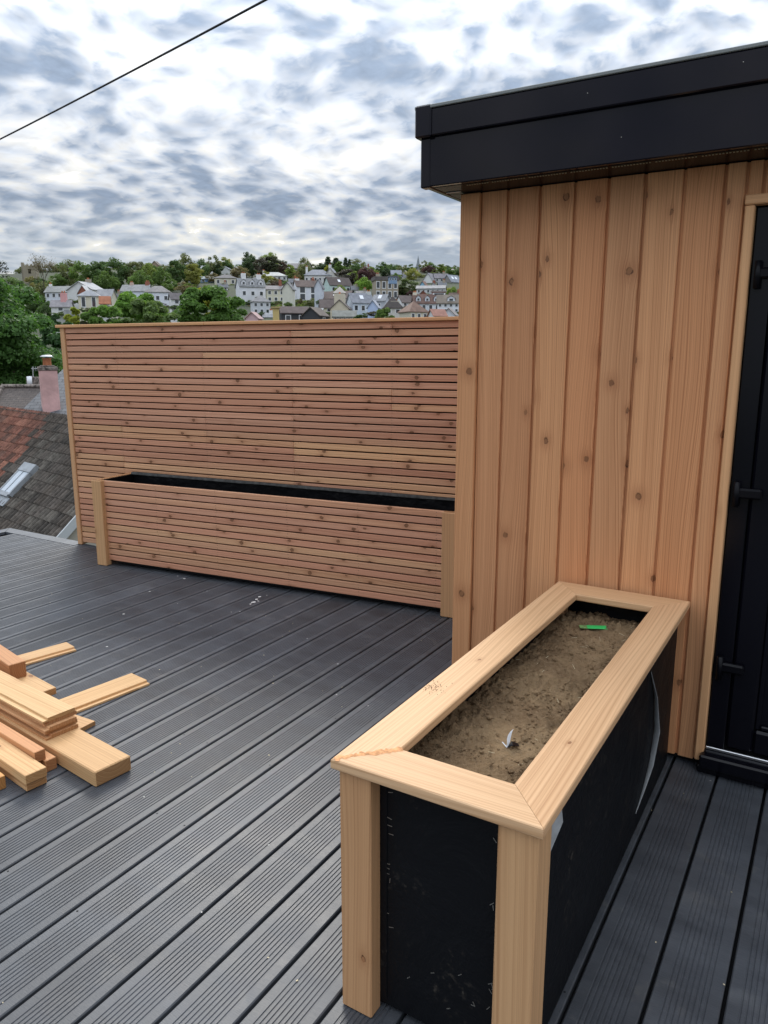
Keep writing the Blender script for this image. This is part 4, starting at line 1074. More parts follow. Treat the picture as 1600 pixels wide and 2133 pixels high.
def house(label, x0, x1, yb, ye, yr, yaw=0.0, ratio=.8, typ='gable', wall=(.7, .7, .7), roofc=(.13, .13, .14), wf=(2, 1), ws=(1, 1), chim=(), D=None, wh=None, name='house', cat='house', dorm=0, group='houses on the far hillside', skyl=0, wsz=None, dn=-6.0):
    xm = (x0 + x1) / 2
    if D is None: D = hillD(tanel(xm, yb))
    b0 = pix(xm, yb, D); ze = pix(xm, ye, D).z - b0.z; zr = pix(xm, yr, D).z - b0.z
    wp = (pix(x1, yb, D) - pix(x0, yb, D)).length
    if group:
        HOUSES.append((xm, (yb + yr) / 2, label))
        if dn < -2: HB.append((xm, yb, label, x0, x1, yb, D))
    ya = R(yaw); w_ = wp / (abs(math.cos(ya)) + ratio * abs(math.sin(ya))); dp = w_ * ratio
    fw = b0 + FWD * (dp / 2)
    h = empty(name, fw, YAW + math.atan2(-(xm - 800), 1606) * 0 + ya); tag(h, label, cat, group)
    hw, hd = w_ / 2, dp / 2
    rise = max(.3, zr - ze)
    bot = [(-hw, -hd, dn), (hw, -hd, dn), (hw, hd, dn), (-hw, hd, dn)]; top = [(a, b_, ze) for a, b_, c in bot]
    V = bot + top; Fc = [[0, 1, 5, 4], [1, 2, 6, 5], [2, 3, 7, 6], [3, 0, 4, 7], [4, 5, 6, 7]]
    if typ == 'gable':
        V += [(-hw, 0, ze + rise), (hw, 0, ze + rise)]; Fc = Fc[:4] + [[5, 6, 9], [7, 4, 8]]
    poly_obj('wall', V, Fc, M['render'], h, wall)
    ov = .28; th = .16
    if typ == 'gable':
        s = rise / hd; V = []
        for zz in (0, -th):
            V += [(-hw - ov, -hd - ov, ze - s * ov + zz + th + .03), (hw + ov, -hd - ov, ze - s * ov + zz + th + .03), (hw + ov, 0, zr + zz + th + .03), (-hw - ov, 0, zr + zz + th + .03), (-hw - ov, hd + ov, ze - s * ov + zz + th + .03), (hw + ov, hd + ov, ze - s * ov + zz + th + .03)]
        Fc = [[0, 1, 2, 3], [3, 2, 5, 4], [6, 9, 8, 7], [9, 10, 11, 8], [0, 6, 7, 1], [4, 5, 11, 10], [0, 3, 9, 6], [3, 4, 10, 9], [1, 7, 8, 2], [2, 8, 11, 5]]
        ro = poly_obj('roof', V, Fc, M['roof'], h, roofc)
    elif typ in ('hip', 'pyr'):
        rl_ = max(0.05, hw - hd) if typ == 'hip' else .05
        V = [(-hw - ov, -hd - ov, ze), (hw + ov, -hd - ov, ze), (hw + ov, hd + ov, ze), (-hw - ov, hd + ov, ze), (-rl_, 0, zr), (rl_, 0, zr), (-hw - ov, -hd - ov, ze - .14), (hw + ov, -hd - ov, ze - .14), (hw + ov, hd + ov, ze - .14), (-hw - ov, hd + ov, ze - .14)]
        Fc = [[0, 1, 5, 4], [1, 2, 5], [2, 3, 4, 5], [3, 0, 4], [0, 6, 7, 1], [1, 7, 8, 2], [2, 8, 9, 3], [3, 9, 6, 0]]
        ro = poly_obj('roof', V, Fc, M['roof'], h, roofc)
    else:
        ro = abox('roof', M['roof'], h, -hw - ov, hw + ov, -hd - ov, hd + ov, ze + .02, max(ze + .3, zr)); ro.color = (*roofc, 1)
    rm_inv = ro.matrix_basis.inverted()
    for (fx_, ht, cw_, cc) in chim:
        z0 = (ze + rise * .35) if typ != 'flat' else ze
        o = link('chimney', cbox(cw_, cw_ * 1.1, zr - z0 + ht, .02).copy(), M['render'], ro, cc)
        o.matrix_basis = rm_inv @ Matrix.Translation((fx_ * hw * .92, hd * .12, z0 + (zr - z0 + ht) / 2))
        for q in (-.25, .25):
            v_, f_ = tube([(0, 0, 0), (0, 0, .45)], .14, 8)
            o2 = link('chimney_pot', mesh('pot', v_, f_), M['terracotta'], ro); o2.matrix_basis = rm_inv @ Matrix.Translation((fx_ * hw * .92 + q * cw_ * .9, hd * .12, zr + ht))
    def grid(nc, nrw, nrm, span, off):
        if nc <= 0 or nrw <= 0: return
        vis_h = ze
        sh_ = vis_h / nrw; hh = wsz[1] if wsz else min(1.35, sh_ * .58); ww = wsz[0] if wsz else min(1.15, span * 2 / nc * .55)
        ex = Vector((0, 0, 1)).cross(nrm)
        for i in range(nc):
            for j in range(nrw):
                win_at(h, ex * (-span + (i + .5) * 2 * span / nc) + nrm * (off + .02) + Vector((0, 0, sh_ * (j + .52))), nrm, ww, hh)
    grid(wf[0], wf[1], Vector((0, -1, 0)), hw, hd)
    sd = -1 if yaw > 0 else 1
    # the end wall that turns towards the camera
    grid(ws[0], ws[1], Vector((-1 if yaw < 0 else 1, 0, 0)) if abs(yaw) > 4 else Vector((1, 0, 0)), hd, hw)
    if typ == 'gable' and abs(yaw) > 40 and rise > 2.2:
        win_at(h, Vector(((-1 if yaw < 0 else 1) * (hw + .02), 0, ze + rise * .3)), Vector((-1 if yaw < 0 else 1, 0, 0)), .9, 1.1)
    for i in range(dorm):
        fx_ = -hw + (i + .5) * 2 * hw / dorm; zz = ze + rise * .18; s = rise / hd
        dw = min(1.7, 2 * hw / dorm * .5); dh = min(1.5, rise * .6); y0 = -hd + (zz - ze) / s - .15
        dm = link('dormer', mesh('dormer', [(-dw / 2, 0, 0), (dw / 2, 0, 0), (dw / 2, 0, dh * .7), (0, 0, dh * 1.15), (-dw / 2, 0, dh * .7)] + [(-dw / 2, 2.2, 0), (dw / 2, 2.2, 0), (dw / 2, 2.2, dh * .7), (0, 2.2, dh * 1.15), (-dw / 2, 2.2, dh * .7)],
                  [[0, 1, 2, 3, 4], [1, 6, 7, 2], [5, 0, 4, 9]]), M['render'], ro, wall); dm.matrix_basis = rm_inv @ Matrix.Translation((fx_, y0, zz))
        dr = link('dormer_roof', mesh('dormer_roof', [(-dw / 2 - .15, -.2, dh * .66), (0, -.2, dh * 1.22), (dw / 2 + .15, -.2, dh * .66), (-dw / 2 - .15, 2.2, dh * .66), (0, 2.2, dh * 1.22), (dw / 2 + .15, 2.2, dh * .66)], [[0, 3, 4, 1], [1, 4, 5, 2]]), M['roof'], ro, roofc); dr.matrix_basis = dm.matrix_basis.copy()
        win_at(h, Vector((fx_, y0 - .02, zz + dh * .36)), Vector((0, -1, 0)), dw * .66, dh * .56)
    for i in range(skyl):
        fx_ = -hw + (i + 1) * 2 * hw / (skyl + 1); q = .5; s = math.atan2(rise, hd)
        o = link('rooflight', unit_box('white'), None, ro); o.matrix_basis = rm_inv @ Matrix.Translation((fx_, -hd * (1 - q), ze + rise * q + th + .08)) @ Matrix.Rotation(s, 4, 'X') @ Matrix.Diagonal((.9, 1.2, .1, 1))
    return h
WHT = (.80, .80, .80); CRM = (.70, .66, .53); BLU = (.55, .66, .78); PBL = (.62, .69, .78); GRY = (.21, .215, .23); BRN = (.15, .105, .085); DSL = (.115, .118, .13); MNT = (.56, .70, .67); STN = (.38, .33, .26); RED = (.36, .14, .085); LGR = (.40, .41, .42)
BRK = (.32, .13, .09)
house('long white terrace with grey roof just right of the big leafy tree', 94, 163, 637, 608, 596, -8, .45, 'gable', (.74, .77, .84), (.34, .34, .32), (5, 2), (0, 0), [(-.95, .8, .7, WHT)])
house('white twin-gabled house with tall grey stone chimney behind the terrace', 132, 206, 625, 603, 586, 70, 1.6, 'gable', WHT, LGR, (0, 0), (1, 1), [(.7, 1.0, 1.1, STN)], D=205)
house('brick gable with white bargeboards between the white houses', 163, 184, 622, 610, 595, 88, 1.1, 'gable', BRK, (.6, .6, .6), (0, 0), (1, 1), D=196)
house('cream hall with tall windows and hipped grey roof near the white terrace', 160, 206, 643, 616, 603, 10, .8, 'hip', CRM, (.36, .37, .39), (2, 1), (0, 0), wsz=(1.0, 2.6), D=182)
house('low wide grey roof attached right of the cream hall', 200, 238, 640, 620, 603, -12, .7, 'gable', CRM, (.40, .40, .41), (0, 0), (0, 0), D=188)
house('small cottage with bright orange tile roof beside the cream hall', 206, 228, 638, 630, 618, 15, .8, 'gable', WHT, (.50, .21, .12), (1, 1), (0, 0), D=172)
house('small grey-roofed outbuilding with pink chimney below the white terrace', 106, 146, 650, 638, 626, 5, .6, 'gable', WHT, (.33, .31, .32), (1, 1), (0, 0), [(.25, 1.6, 1.1, (.72, .38, .38))], D=165)
house('tiny white building peeping between tree and screen top', 139, 153, 676, 658, 645, 60, 1.0, 'flat', (.8, .82, .8), LGR, (1, 2), (1, 1), D=130)
house('pale blue and white terrace half hidden by trees', 252, 312, 630, 606, 593, -6, .5, 'gable', (.72, .76, .84), (.36, .36, .35), (3, 1), (0, 0), [(-.4, .8, .9, (.6, .45, .38)), (.9, 1.0, 1.1, BRK)])
house('white hip-roofed house at the end of the half-hidden terrace', 300, 354, 634, 608, 594, 8, .7, 'hip', (.76, .79, .86), (.30, .28, .27), (3, 1), (1, 1))
house('low brown-roofed annex with white eave beside the dark round tree', 350, 378, 636, 622, 611, 30, .8, 'gable', WHT, (.19, .17, .17), (1, 1), (0, 0), D=190)
house('small dark roof peak rising above the hilltop trees', 314, 332, 556, 552, 544, 80, 1.2, 'gable', (.35, .27, .2), (.15, .12, .10), (0, 0), (1, 1), D=366)
house('blue-walled house with grey roof among the trees', 413, 446, 589, 581, 576, 12, .6, 'gable', (.22, .36, .62), (.38, .42, .44), (2, 1), (0, 0), skyl=1)
for lb, a, b_, c, d_, e in [('leftmost white chalet in the row below the hilltop trees', 437, 458, 570, 562, 557.5), ('middle white chalet in the row below the hilltop trees', 460, 481, 572, 561, 555.5), ('white chalet half behind the brown bush', 483, 500, 570, 561, 556), ('rightmost white chalet below the dark hilltop trees', 510, 529, 564, 556.5, 551.5)]:
    house(lb, a, b_, c, d_, e, 75, 1.3, 'gable', WHT, (.45, .46, .48), (0, 0), (3, 1))
house('cream house with dark hipped roof and two windows', 444, 493, 595, 579, 570, 6, .8, 'hip', CRM, (.135, .13, .14), (3, 1), (0, 0))
house('large white house with tall chimneys, dormers and a blue roof sheet', 486, 552, 626, 597, 579, 22, .8, 'gable', (.78, .79, .83), (.24, .245, .25), (3, 1), (2, 2), [(-.55, 1.6, 1.3, WHT), (.75, 1.4, 1.3, WHT)], dorm=3)
house('grey-roofed hip house with glazed balcony by the leafy tree', 518, 563, 655, 628, 615, 18, .9, 'hip', (.66, .68, .72), (.27, .265, .27), (3, 2), (1, 1))
house('pink gabled house just above the screen top', 511, 543, 672, 663, 651, 78, 1.2, 'gable', (.70, .48, .50), (.5, .34, .33), (0, 0), (1, 1), D=150)
house('wide white flat-eaved villa high on the hill', 541, 598, 585, 574.5, 565, 4, .7, 'hip', (.70, .70, .69), (.55, .55, .52), (5, 1), (0, 0), [(-.9, .6, .7, WHT)])
house('grey stone house half hidden by hilltop trees', 590, 650, 576, 559, 547, -15, .7, 'gable', (.33, .31, .29), (.25, .235, .235), (4, 2), (1, 1), [(.6, .8, .9, STN)])
house('cream house with grey roof and brick chimney', 552, 594, 630, 603, 595, 8, .8, 'gable', CRM, (.26, .24, .24), (3, 2), (0, 0), [(.55, 1.6, .9, BRK)])
house('cream gable wing with dark bay windows and golden climber', 588, 613, 632, 602, 588, 80, 1.2, 'gable', (.70, .69, .60), (.20, .20, .21), (0, 0), (1, 3), D=198)
house('white house with brown roof and stacked bay windows', 608, 664, 626, 597, 583, 20, .75, 'gable', (.77, .79, .85), (.165, .125, .11), (2, 2), (1, 2), [(-.85, .5, 1.2, WHT), (.75, .7, .8, BRK)], wsz=(2.0, 2.1))
house('large white villa with wide grey roof high on the hill', 632, 690, 592, 573, 560, 5, .6, 'hip', (.68, .67, .66), (.30, .31, .34), (6, 1), (0, 0), [(-.9, 1.0, .8, WHT)])
house('pale gable end with round window beside the wide grey roof', 678, 703, 592, 571, 558, 75, 1.3, 'gable', (.60, .58, .54), (.30, .31, .34), (0, 0), (1, 1), [(-.8, 1.2, .8, WHT)])
house('narrow white gable between brown roof and mint house', 655, 674, 626, 598, 582, 80, 1.2, 'gable', (.62, .66, .74), (.20, .20, .22), (0, 0), (1, 3), D=205)
house('mint green house with dark brown roof', 672, 732, 612, 594, 577, 28, .7, 'gable', MNT, (.115, .092, .085), (3, 1), (1, 1), skyl=1)
house('dark boarded building with left long roof above the screen top', 578, 642, 674, 652, 639, 14, .7, 'gable', (.065, .068, .075), (.125, .095, .09), (2, 1), (1, 1), D=158)
house('dark boarded gable, second peak from the left', 630, 682, 674, 657, 641, 68, .9, 'gable', (.065, .068, .075), (.14, .115, .10), (1, 1), (3, 1), D=153)
house('pale metal-roofed shed behind the dark boarded gables', 640, 672, 664, 653, 643, -5, .6, 'gable', (.4, .4, .4), (.58, .58, .56), (0, 0), (0, 0), D=178)
house('cream gable house with broad chimney above the low shed', 688, 731, 656, 643, 625, 82, 1.2, 'gable', (.66, .59, .46), (.19, .16, .15), (0, 0), (2, 1), [(.0, 1.5, 2.1, (.62, .56, .44))], D=182)
house('brown-roofed wing left of the cream gable house', 664, 704, 652, 640, 624, 8, .8, 'gable', CRM, (.155, .125, .115), (1, 1), (0, 0), D=190)
house('house with small pointed pale turret roof and brown slopes', 664, 740, 634, 622, 606, -20, .7, 'gable', WHT, (.14, .105, .095), (3, 1), (0, 0), D=205, skyl=1)
house('pointed pale turret rising from brown roofs', 696, 719, 626, 610, 596, 0, 1.0, 'pyr', (.60, .54, .44), (.52, .47, .42), (1, 1), (0, 0), D=200)
house('pale blue house with steep gable and slate roof', 721, 778, 654, 630, 611, 24, .75, 'gable', PBL, (.27, .28, .31), (3, 1), (1, 2), [(.95, .6, 1.0, (.6, .62, .6))], skyl=1, D=186)
house('small bright blue gable beside the pale blue house', 766, 792, 650, 640, 626, 75, 1.2, 'gable', (.55, .66, .90), (.42, .44, .50), (0, 0), (1, 1), D=178)
house('long low white-windowed shed with mossy grey roof', 693, 741, 672, 658.5, 648, 5, .5, 'gable', (.34, .36, .40), (.29, .29, .26), (5, 1), (0, 0), D=150)
house('tall brown stone house with blue dormer', 775, 830, 624, 584, 576, 10, .8, 'flat', STN, (.15, .135, .13), (4, 2), (1, 2), [(-.7, 1.0, 1.0, STN)], wsz=(1.2, 2.2))
house('blue glazed dormer box on the brown stone house', 809, 827, 586, 577, 575, 6, .6, 'flat', (.25, .36, .52), (.16, .16, .18), (3, 1), (0, 0), D=214, dn=-.6)
house('grey-roofed house behind the dark steep roof', 776, 812, 650, 626, 614, -25, .8, 'gable', (.55, .57, .62), (.34, .345, .36), (1, 1), (1, 1), D=190, skyl=1)
house('steep dark roof with broad cream chimney', 798, 838, 656, 641, 617, 5, .9, 'hip', (.62, .60, .56), (.085, .073, .068), (2, 1), (0, 0), [(.25, -1.0, 2.0, (.66, .60, .48))], D=176)
house('white gable with brown roof left of the dormered house', 825, 864, 640, 629, 616, 30, .8, 'gable', WHT, (.155, .125, .115), (2, 1), (1, 1), D=198)
house('cream house with tall reddish pyramid roof', 832, 892, 668, 649, 626, 30, 1.0, 'pyr', (.66, .62, .50), (.235, .150, .115), (3, 1), (2, 1), D=160)
house('white house with long brown roof and white dormers', 860, 918, 650, 631, 613, 4, .6, 'gable', (.70, .74, .80), (.185, .115, .095), (4, 1), (0, 0), [(-.95, .5, .9, CRM)], D=184, dorm=3)
house('red gable peak behind the dormered house', 871, 894, 626, 617, 606, 82, 1.2, 'gable', BRK, (.22, .12, .10), (0, 0), (1, 1), D=200)
house('flat-topped box dormer with wide window behind the brown roof', 900, 928, 622, 608, 606, 3, .6, 'flat', (.30, .16, .13), (.40, .36, .34), (1, 1), (0, 0), D=186, wsz=(3.0, 1.0), dn=-1.2)
house('white house with mossy brown roof next to the cabin edge', 911, 972, 652, 631, 614, -6, .7, 'gable', (.78, .80, .86), (.22, .185, .15), (5, 2), (0, 0), D=176, dorm=1)
house('house with salmon tile roof just above the screen top', 893, 930, 668, 657, 645, 25, .8, 'gable', WHT, (.42, .22, .17), (0, 0), (0, 0), D=152)
house('white gable right of the salmon roof above the screen', 922, 956, 668, 656, 643, 70, 1.0, 'gable', (.68, .70, .74), (.30, .27, .26), (0, 0), (2, 1), D=158)
house('bright sky-blue gabled house on the slope', 873, 893, 607, 597, 586, 65, 1.1, 'gable', (.34, .60, .78), (.26, .16, .13), (1, 1), (1, 1))
house('white gabled house with grey roof below the copper beech', 882, 910, 598, 583, 569, 60, 1.1, 'gable', WHT, (.28, .27, .29), (1, 2), (1, 2))
house('long grey-roofed white house below the copper beech', 903, 934, 597, 579, 570, 8, .7, 'gable', (.62, .62, .63), (.25, .23, .245), (3, 2), (0, 0), [(.5, .7, .8, STN)])
house('grey stone gable house with slate roof by the cabin edge', 923, 962, 598, 587, 572.5, 40, .9, 'gable', (.33, .31, .30), (.30, .32, .36), (2, 1), (1, 1), skyl=2)
house('row of white houses with grey roofs under the hilltop trees', 814, 836, 580, 571, 563, 6, .7, 'gable', (.66, .66, .68), (.33, .35, .40), (3, 1), (0, 0))
house('pale gabled house right of the hilltop white row', 837, 853, 580, 571, 564, 70, 1.2, 'gable', (.64, .60, .56), (.35, .33, .32), (0, 0), (1, 1))
house('white house with cream chimneys left of the copper tree', 738, 752, 580, 570, 562, 10, .9, 'gable', (.66, .62, .55), (.30, .26, .25), (2, 1), (0, 0), [(.3, .8, .8, CRM)])
house('small white house among trees near the right hilltop', 940, 962, 571, 565, 560, 5, .7, 'gable', (.66, .63, .58), (.45, .40, .36), (2, 1), (0, 0))
house('terrace of white fronts below the long grey-roofed house', 868, 930, 612, 601, 595, -10, .4, 'gable', (.60, .61, .63), (.34, .33, .33), (6, 1), (0, 0), D=228)
for lb, a, b_, c, d_, e, yw, ty, wc, rfc, nf, nsd in [
    ('small white cottage tucked under the crest left of the spire', 838, 852, 585, 578, 572, 20, 'gable', WHT, GRY, (2, 1), (1, 1)),
    ('cream cottage with brown roof between spire and purple beech', 862, 876, 582, 574, 568, 70, 'gable', CRM, BRN, (1, 1), (1, 1)),
    ('white cottage in front of the long grey-roofed house', 896, 912, 607, 598, 590, 75, 'gable', WHT, GRY, (1, 1), (1, 1)),
    ('pale house with slate roof left of the grey stone gable', 912, 930, 604, 595, 588, 10, 'gable', PBL, GRY, (2, 1), (0, 0)),
    ('cream house at the cabin edge below the shrub bank', 936, 962, 630, 619, 610, -8, 'gable', CRM, BRN, (3, 1), (0, 0)),
    ('white cottage with grey roof right of the mint house', 730, 748, 612, 603, 596, 15, 'gable', WHT, GRY, (2, 1), (0, 0)),
    ('grey-roofed cottage between mint house and pale blue house', 742, 766, 620, 612, 606, -12, 'gable', (.6, .58, .55), (.3, .29, .29), (2, 1), (0, 0)),
    ('white house with red chimney right of the wide white villa', 600, 620, 597, 588, 581, 12, 'gable', WHT, GRY, (2, 1), (1, 1)),
    ('small cream house below the large white villa', 640, 660, 604, 597, 591, -15, 'gable', CRM, BRN, (2, 1), (1, 1)),
    ('low white bungalow left of the wide white villa', 520, 542, 590, 583, 577, 8, 'hip', WHT, GRY, (3, 1), (0, 0)),
    ('white cottage below the cream hip-roofed house', 452, 474, 606, 598, 591, 20, 'gable', WHT, GRY, (2, 1), (1, 1)),
    ('pale cottage right of the pink gable above the screen', 546, 570, 668, 660, 653, 12, 'gable', (.62, .62, .64), (.40, .40, .41), (2, 1), (0, 0)),
    ('white house with dark roof right of the tall brown stone house', 828, 846, 616, 604, 596, 25, 'gable', WHT, DSL, (2, 1), (1, 1)),
    ('brick-red roofed cottage left of the steep dark roof', 782, 800, 636, 628, 621, 15, 'gable', CRM, RED, (2, 1), (0, 0)),
    ('pale villa on the crest right of the pines', 752, 772, 566, 559, 554, 5, 'hip', (.62, .60, .57), GRY, (3, 1), (0, 0)),
    ('white crest house peeping between trees above the grey stone house', 566, 586, 565, 558, 553, 8, 'gable', WHT, GRY, (2, 1), (0, 0)),
    ('small white house left of the half-hidden terrace', 232, 252, 630, 620, 612, 18, 'gable', WHT, GRY, (2, 1), (0, 0)),
    ('stone cottage on the slope left of the blue-walled house', 392, 412, 600, 592, 586, 15, 'gable', STN, GRY, (2, 1), (0, 0))]:
    house(lb, a, b_, c, d_, e, yw, .8, ty, wc, rfc, nf, nsd, [(.6, .8, .8, random.choice([BRK, WHT, STN]))])
yc = house('square yellow chimney stack above the screen top', 569, 581, 674, 642, 640.5, 0, .8, 'flat', (.66, .50, .22), (.5, .38, .18), (0, 0), (0, 0), D=146, name='chimney_stack', cat='chimney', group=None)
# church tower and church spire
Dt = 300
ct0 = pix(67, 590, Dt)
tw = empty('church_tower', ct0, YAW + R(12)); tag(tw, 'battlemented stone church tower behind the big leafy tree', 'tower')
hw = 25 * Dt / 1606 / 2; zt = pix(67, 556, Dt).z - ct0.z
abox('shaft', M['render'], tw, -hw, hw, -hw, hw, -6, zt).color = (.33, .29, .22, 1)
for i in range(4):
    a = -hw + .001 + (2 * hw - .7) * i / 3
    for (yy0, yy1) in ((-hw, -hw + .5), (hw - .5, hw)): abox('merlon', M['render'], tw, a, a + .7, yy0, yy1, zt + .001, zt + .7).color = (.33, .29, .22, 1)
abox('stair_turret', M['render'], tw, -hw - .9, -hw - .002, -.6, .8, -6, zt + 1.5).color = (.31, .28, .22, 1)
abox('louvre', M['dark'], tw, -.5, .5, -hw - .05, -hw + .1, zt - 2.6, zt - 1.0)
Ds_ = 375
cs = pix(871, 572, Ds_)
sp = empty('church_spire', cs, YAW); tag(sp, 'slender grey church spire on the right of the hilltop', 'spire')
k_ = Ds_ / 1606
abox('tower', M['render'], sp, -4 * k_, 4 * k_, -4 * k_, 4 * k_, -5, 14 * k_).color = (.30, .30, .30, 1)
n = 8; rr = 4.6 * k_
V = [(rr * math.cos(6.283 * i / n + .39), rr * math.sin(6.283 * i / n + .39), 14 * k_ + .01) for i in range(n)] + [(0, 0, 38 * k_)]
link('steeple', mesh('steeple', V, [[i, (i + 1) % n, n] for i in range(n)]), M['roof'], sp, (.26, .29, .31))
for sx in (-1, 1):
    V = [(sx * 3.6 * k_ + a, -3.6 * k_ + b_, 14 * k_ + .02) for a, b_ in ((-.4, -.4), (.4, -.4), (.4, .4), (-.4, .4))] + [(sx * 3.6 * k_, -3.6 * k_, 21 * k_)]
    link('pinnacle', mesh('pinnacle', V, [[0, 1, 4], [1, 2, 4], [2, 3, 4], [3, 0, 4]]), M['render'], sp, (.3, .3, .3))

#SECTION trees
# ------------------------------------------------------------------ trees
def leaf_mesh(name, pos, nrm, size, rng, aspect=.62):
    """one small pointed leaf (two triangles) per point"""
    n = len(pos); nrm = nrm / np.linalg.norm(nrm, axis=1, keepdims=True)
    r_ = rng.normal(size=(n, 3)); a = np.cross(nrm, r_); a /= np.linalg.norm(a, axis=1, keepdims=True); b_ = np.cross(nrm, a)
    s = (size * rng.uniform(.6, 1.35, n))[:, None]
    fold = nrm * s * .16
    v = np.stack([pos - a * s, pos - b_ * s * aspect + fold, pos + a * s, pos + b_ * s * aspect + fold], 1).reshape(-1, 3)
    idx = np.arange(n) * 4
    lv = np.stack([idx, idx + 1, idx + 2, idx, idx + 2, idx + 3], 1).reshape(-1)
    me = bpy.data.meshes.new(name); me.vertices.add(len(v)); me.vertices.foreach_set('co', v.astype(np.float32).ravel())
    nf = n * 2; me.loops.add(nf * 3); me.loops.foreach_set('vertex_index', lv.astype(np.int32))
    me.polygons.add(nf); me.polygons.foreach_set('loop_start', (np.arange(nf) * 3).astype(np.int32)); me.update(); me.validate()
    me.materials.append(M['leaf']); return me
def crown(name, seed, nl, nleaf, leaf, rx, rz, lobe=.34, shape='round', dens=1.0, flat=0.0):
    """crown of lobes in an ellipsoid of half-width rx and half-height rz, centred at height 0"""
    rng = np.random.default_rng(seed); P, N = [], []
    C = []
    for i in range(nl):
        for _ in range(50):
            q = rng.normal(size=3); q /= np.linalg.norm(q); q *= rng.uniform(.35, .82) ** .6
            if shape == 'cone':
                zf = (q[2] + 1) / 2; q[0] *= (1.0 - .85 * zf); q[1] *= (1.0 - .85 * zf)
            elif shape == 'dome' and q[2] < -.45: continue
            break
        C.append(q)
    for q in C:
        c = q * np.array([rx, rx, rz]); rr = lobe * rx * rng.uniform(.65, 1.25)
        k = int(nleaf / nl * rng.uniform(.7, 1.3)); dv = rng.normal(size=(k, 3)); dv /= np.linalg.norm(dv, axis=1, keepdims=True)
        if shape != 'far': dv[:, 2] = np.where(dv[:, 2] < -.3, -dv[:, 2] * .6, dv[:, 2])
        rad = rr * rng.uniform(.55, 1.08, k)[:, None] * np.array([1, 1, .72 * (1 - flat)])
        P.append(c + dv * rad); N.append(dv + rng.normal(size=(k, 3)) * .55 + np.array([0, 0, .35]))
    return leaf_mesh(name, np.concatenate(P), np.concatenate(N), leaf, rng)
def branches(seed, h, depth, r0, spread=.55, nb=3, shrink=.72):
    rnd_ = random.Random(seed); parts = []; tips = []
    def grow(p, d_, L, r_, k):
        q = p + d_ * L * .5 + Vector((rnd_.uniform(-1, 1), rnd_.uniform(-1, 1), 0)) * L * .06; e = q + (d_ + Vector((0, 0, .08))).normalized() * L * .5
        parts.append(tube([p, q, e], [r_, r_ * .85, r_ * .68], 5 if k > 2 else 4))
        if k == 0: tips.append(e); return
        for i in range(nb if k > 1 else nb + 1):
            a = rnd_.uniform(0, 6.28); t_ = rnd_.uniform(spread * .5, spread * 1.3)
            s_ = d_.orthogonal().normalized(); u_ = d_.cross(s_)
            nd = (d_ * math.cos(t_) + (s_ * math.cos(a) + u_ * math.sin(a)) * math.sin(t_)).normalized()
            grow(e if i else q.lerp(e, .6), nd, L * shrink * rnd_.uniform(.8, 1.15), r_ * .62, k - 1)
    grow(Vector((0, 0, 0)), Vector((0, 0, 1)), h, r0, depth)
    V, Fc = [], []
    for v, f in parts:
        o = len(V); V += v; Fc += [[i + o for i in q] for q in f]
    me = mesh('branches', V, Fc); me.materials.append(M['bark']); return me, tips
trunk_me, _ = branches(4, .42, 3, .045, .6, 3, .70)          # unit tree: about one high
far = [crown('crown_round', 1, 30, 4200, .034, .5, .5, .34, 'far'), crown('crown_tall', 2, 34, 4200, .034, .42, .62, .36, 'far'), crown('crown_wide', 3, 36, 4400, .034, .62, .42, .28, 'far'),
       crown('crown_loose', 5, 26, 2600, .034, .5, .5, .30, 'far'), crown('crown_cone', 6, 70, 6000, .026, .36, .66, .30, 'cone'), crown('crown_airy', 8, 60, 3200, .030, .52, .5, .24, 'far')]
def tree(label, x_, yt, yb, wpx, col_, kind=0, D=None, name='tree', group='trees on the far hillside', cat='tree'):
    if D is None: D = hillD(tanel(x_, yb))
    base = pix(x_, yb, D); H_ = pix(x_, yt, D).z - base.z; Wd = wpx * D / 1606
    root = empty(name, base + FWD * (Wd * .3), random.uniform(0, 6.28)); tag(root, label, cat, group)
    tr = link('trunk', trunk_me, None, root); tr.scale = (H_ * .6, H_ * .6, H_ * .55)
    bb = {0: (1, 1), 1: (.84, 1.24), 2: (1.24, .84), 3: (1, 1), 4: (.68, 1.24), 5: (1.04, 1.0)}[kind]
    cr = link('crown', far[kind], None, root, col_)
    ch_ = H_ * .95; cr.scale = (Wd / (bb[0] * 1.12), Wd / (bb[0] * 1.12), ch_ / (bb[1] * 1.12)); cr.location = (0, 0, H_ - ch_ / 2)
    return root
G1 = (.080, .125, .034); G2 = (.056, .092, .032); G3 = (.125, .160, .042); G4 = (.165, .170, .048); G5 = (.040, .062, .030); CU_ = (.075, .038, .042); BR = (.125, .105, .058); OL = (.100, .112, .050); YL_ = (.21, .21, .035)
T = []
T += [(20, 574, 622, 60, G1, 0, 'green tree left of the church tower'), (40, 582, 640, 60, G2, 2, 'wide dark tree below the church tower'), (62, 570, 626, 46, (.13, .12, .05), 3, 'pale olive tree in front of the church tower'), (88, 584, 630, 44, OL, 0, 'olive tree below the sparse leafless tree'), (118, 568, 604, 44, G1, 0, 'green tree above the left end of the white terrace'), (60, 600, 660, 70, G2, 2, 'wide dark tree low on the left slope'), (95, 626, 668, 50, G2, 2, 'dark tree below the left end of the white terrace')]
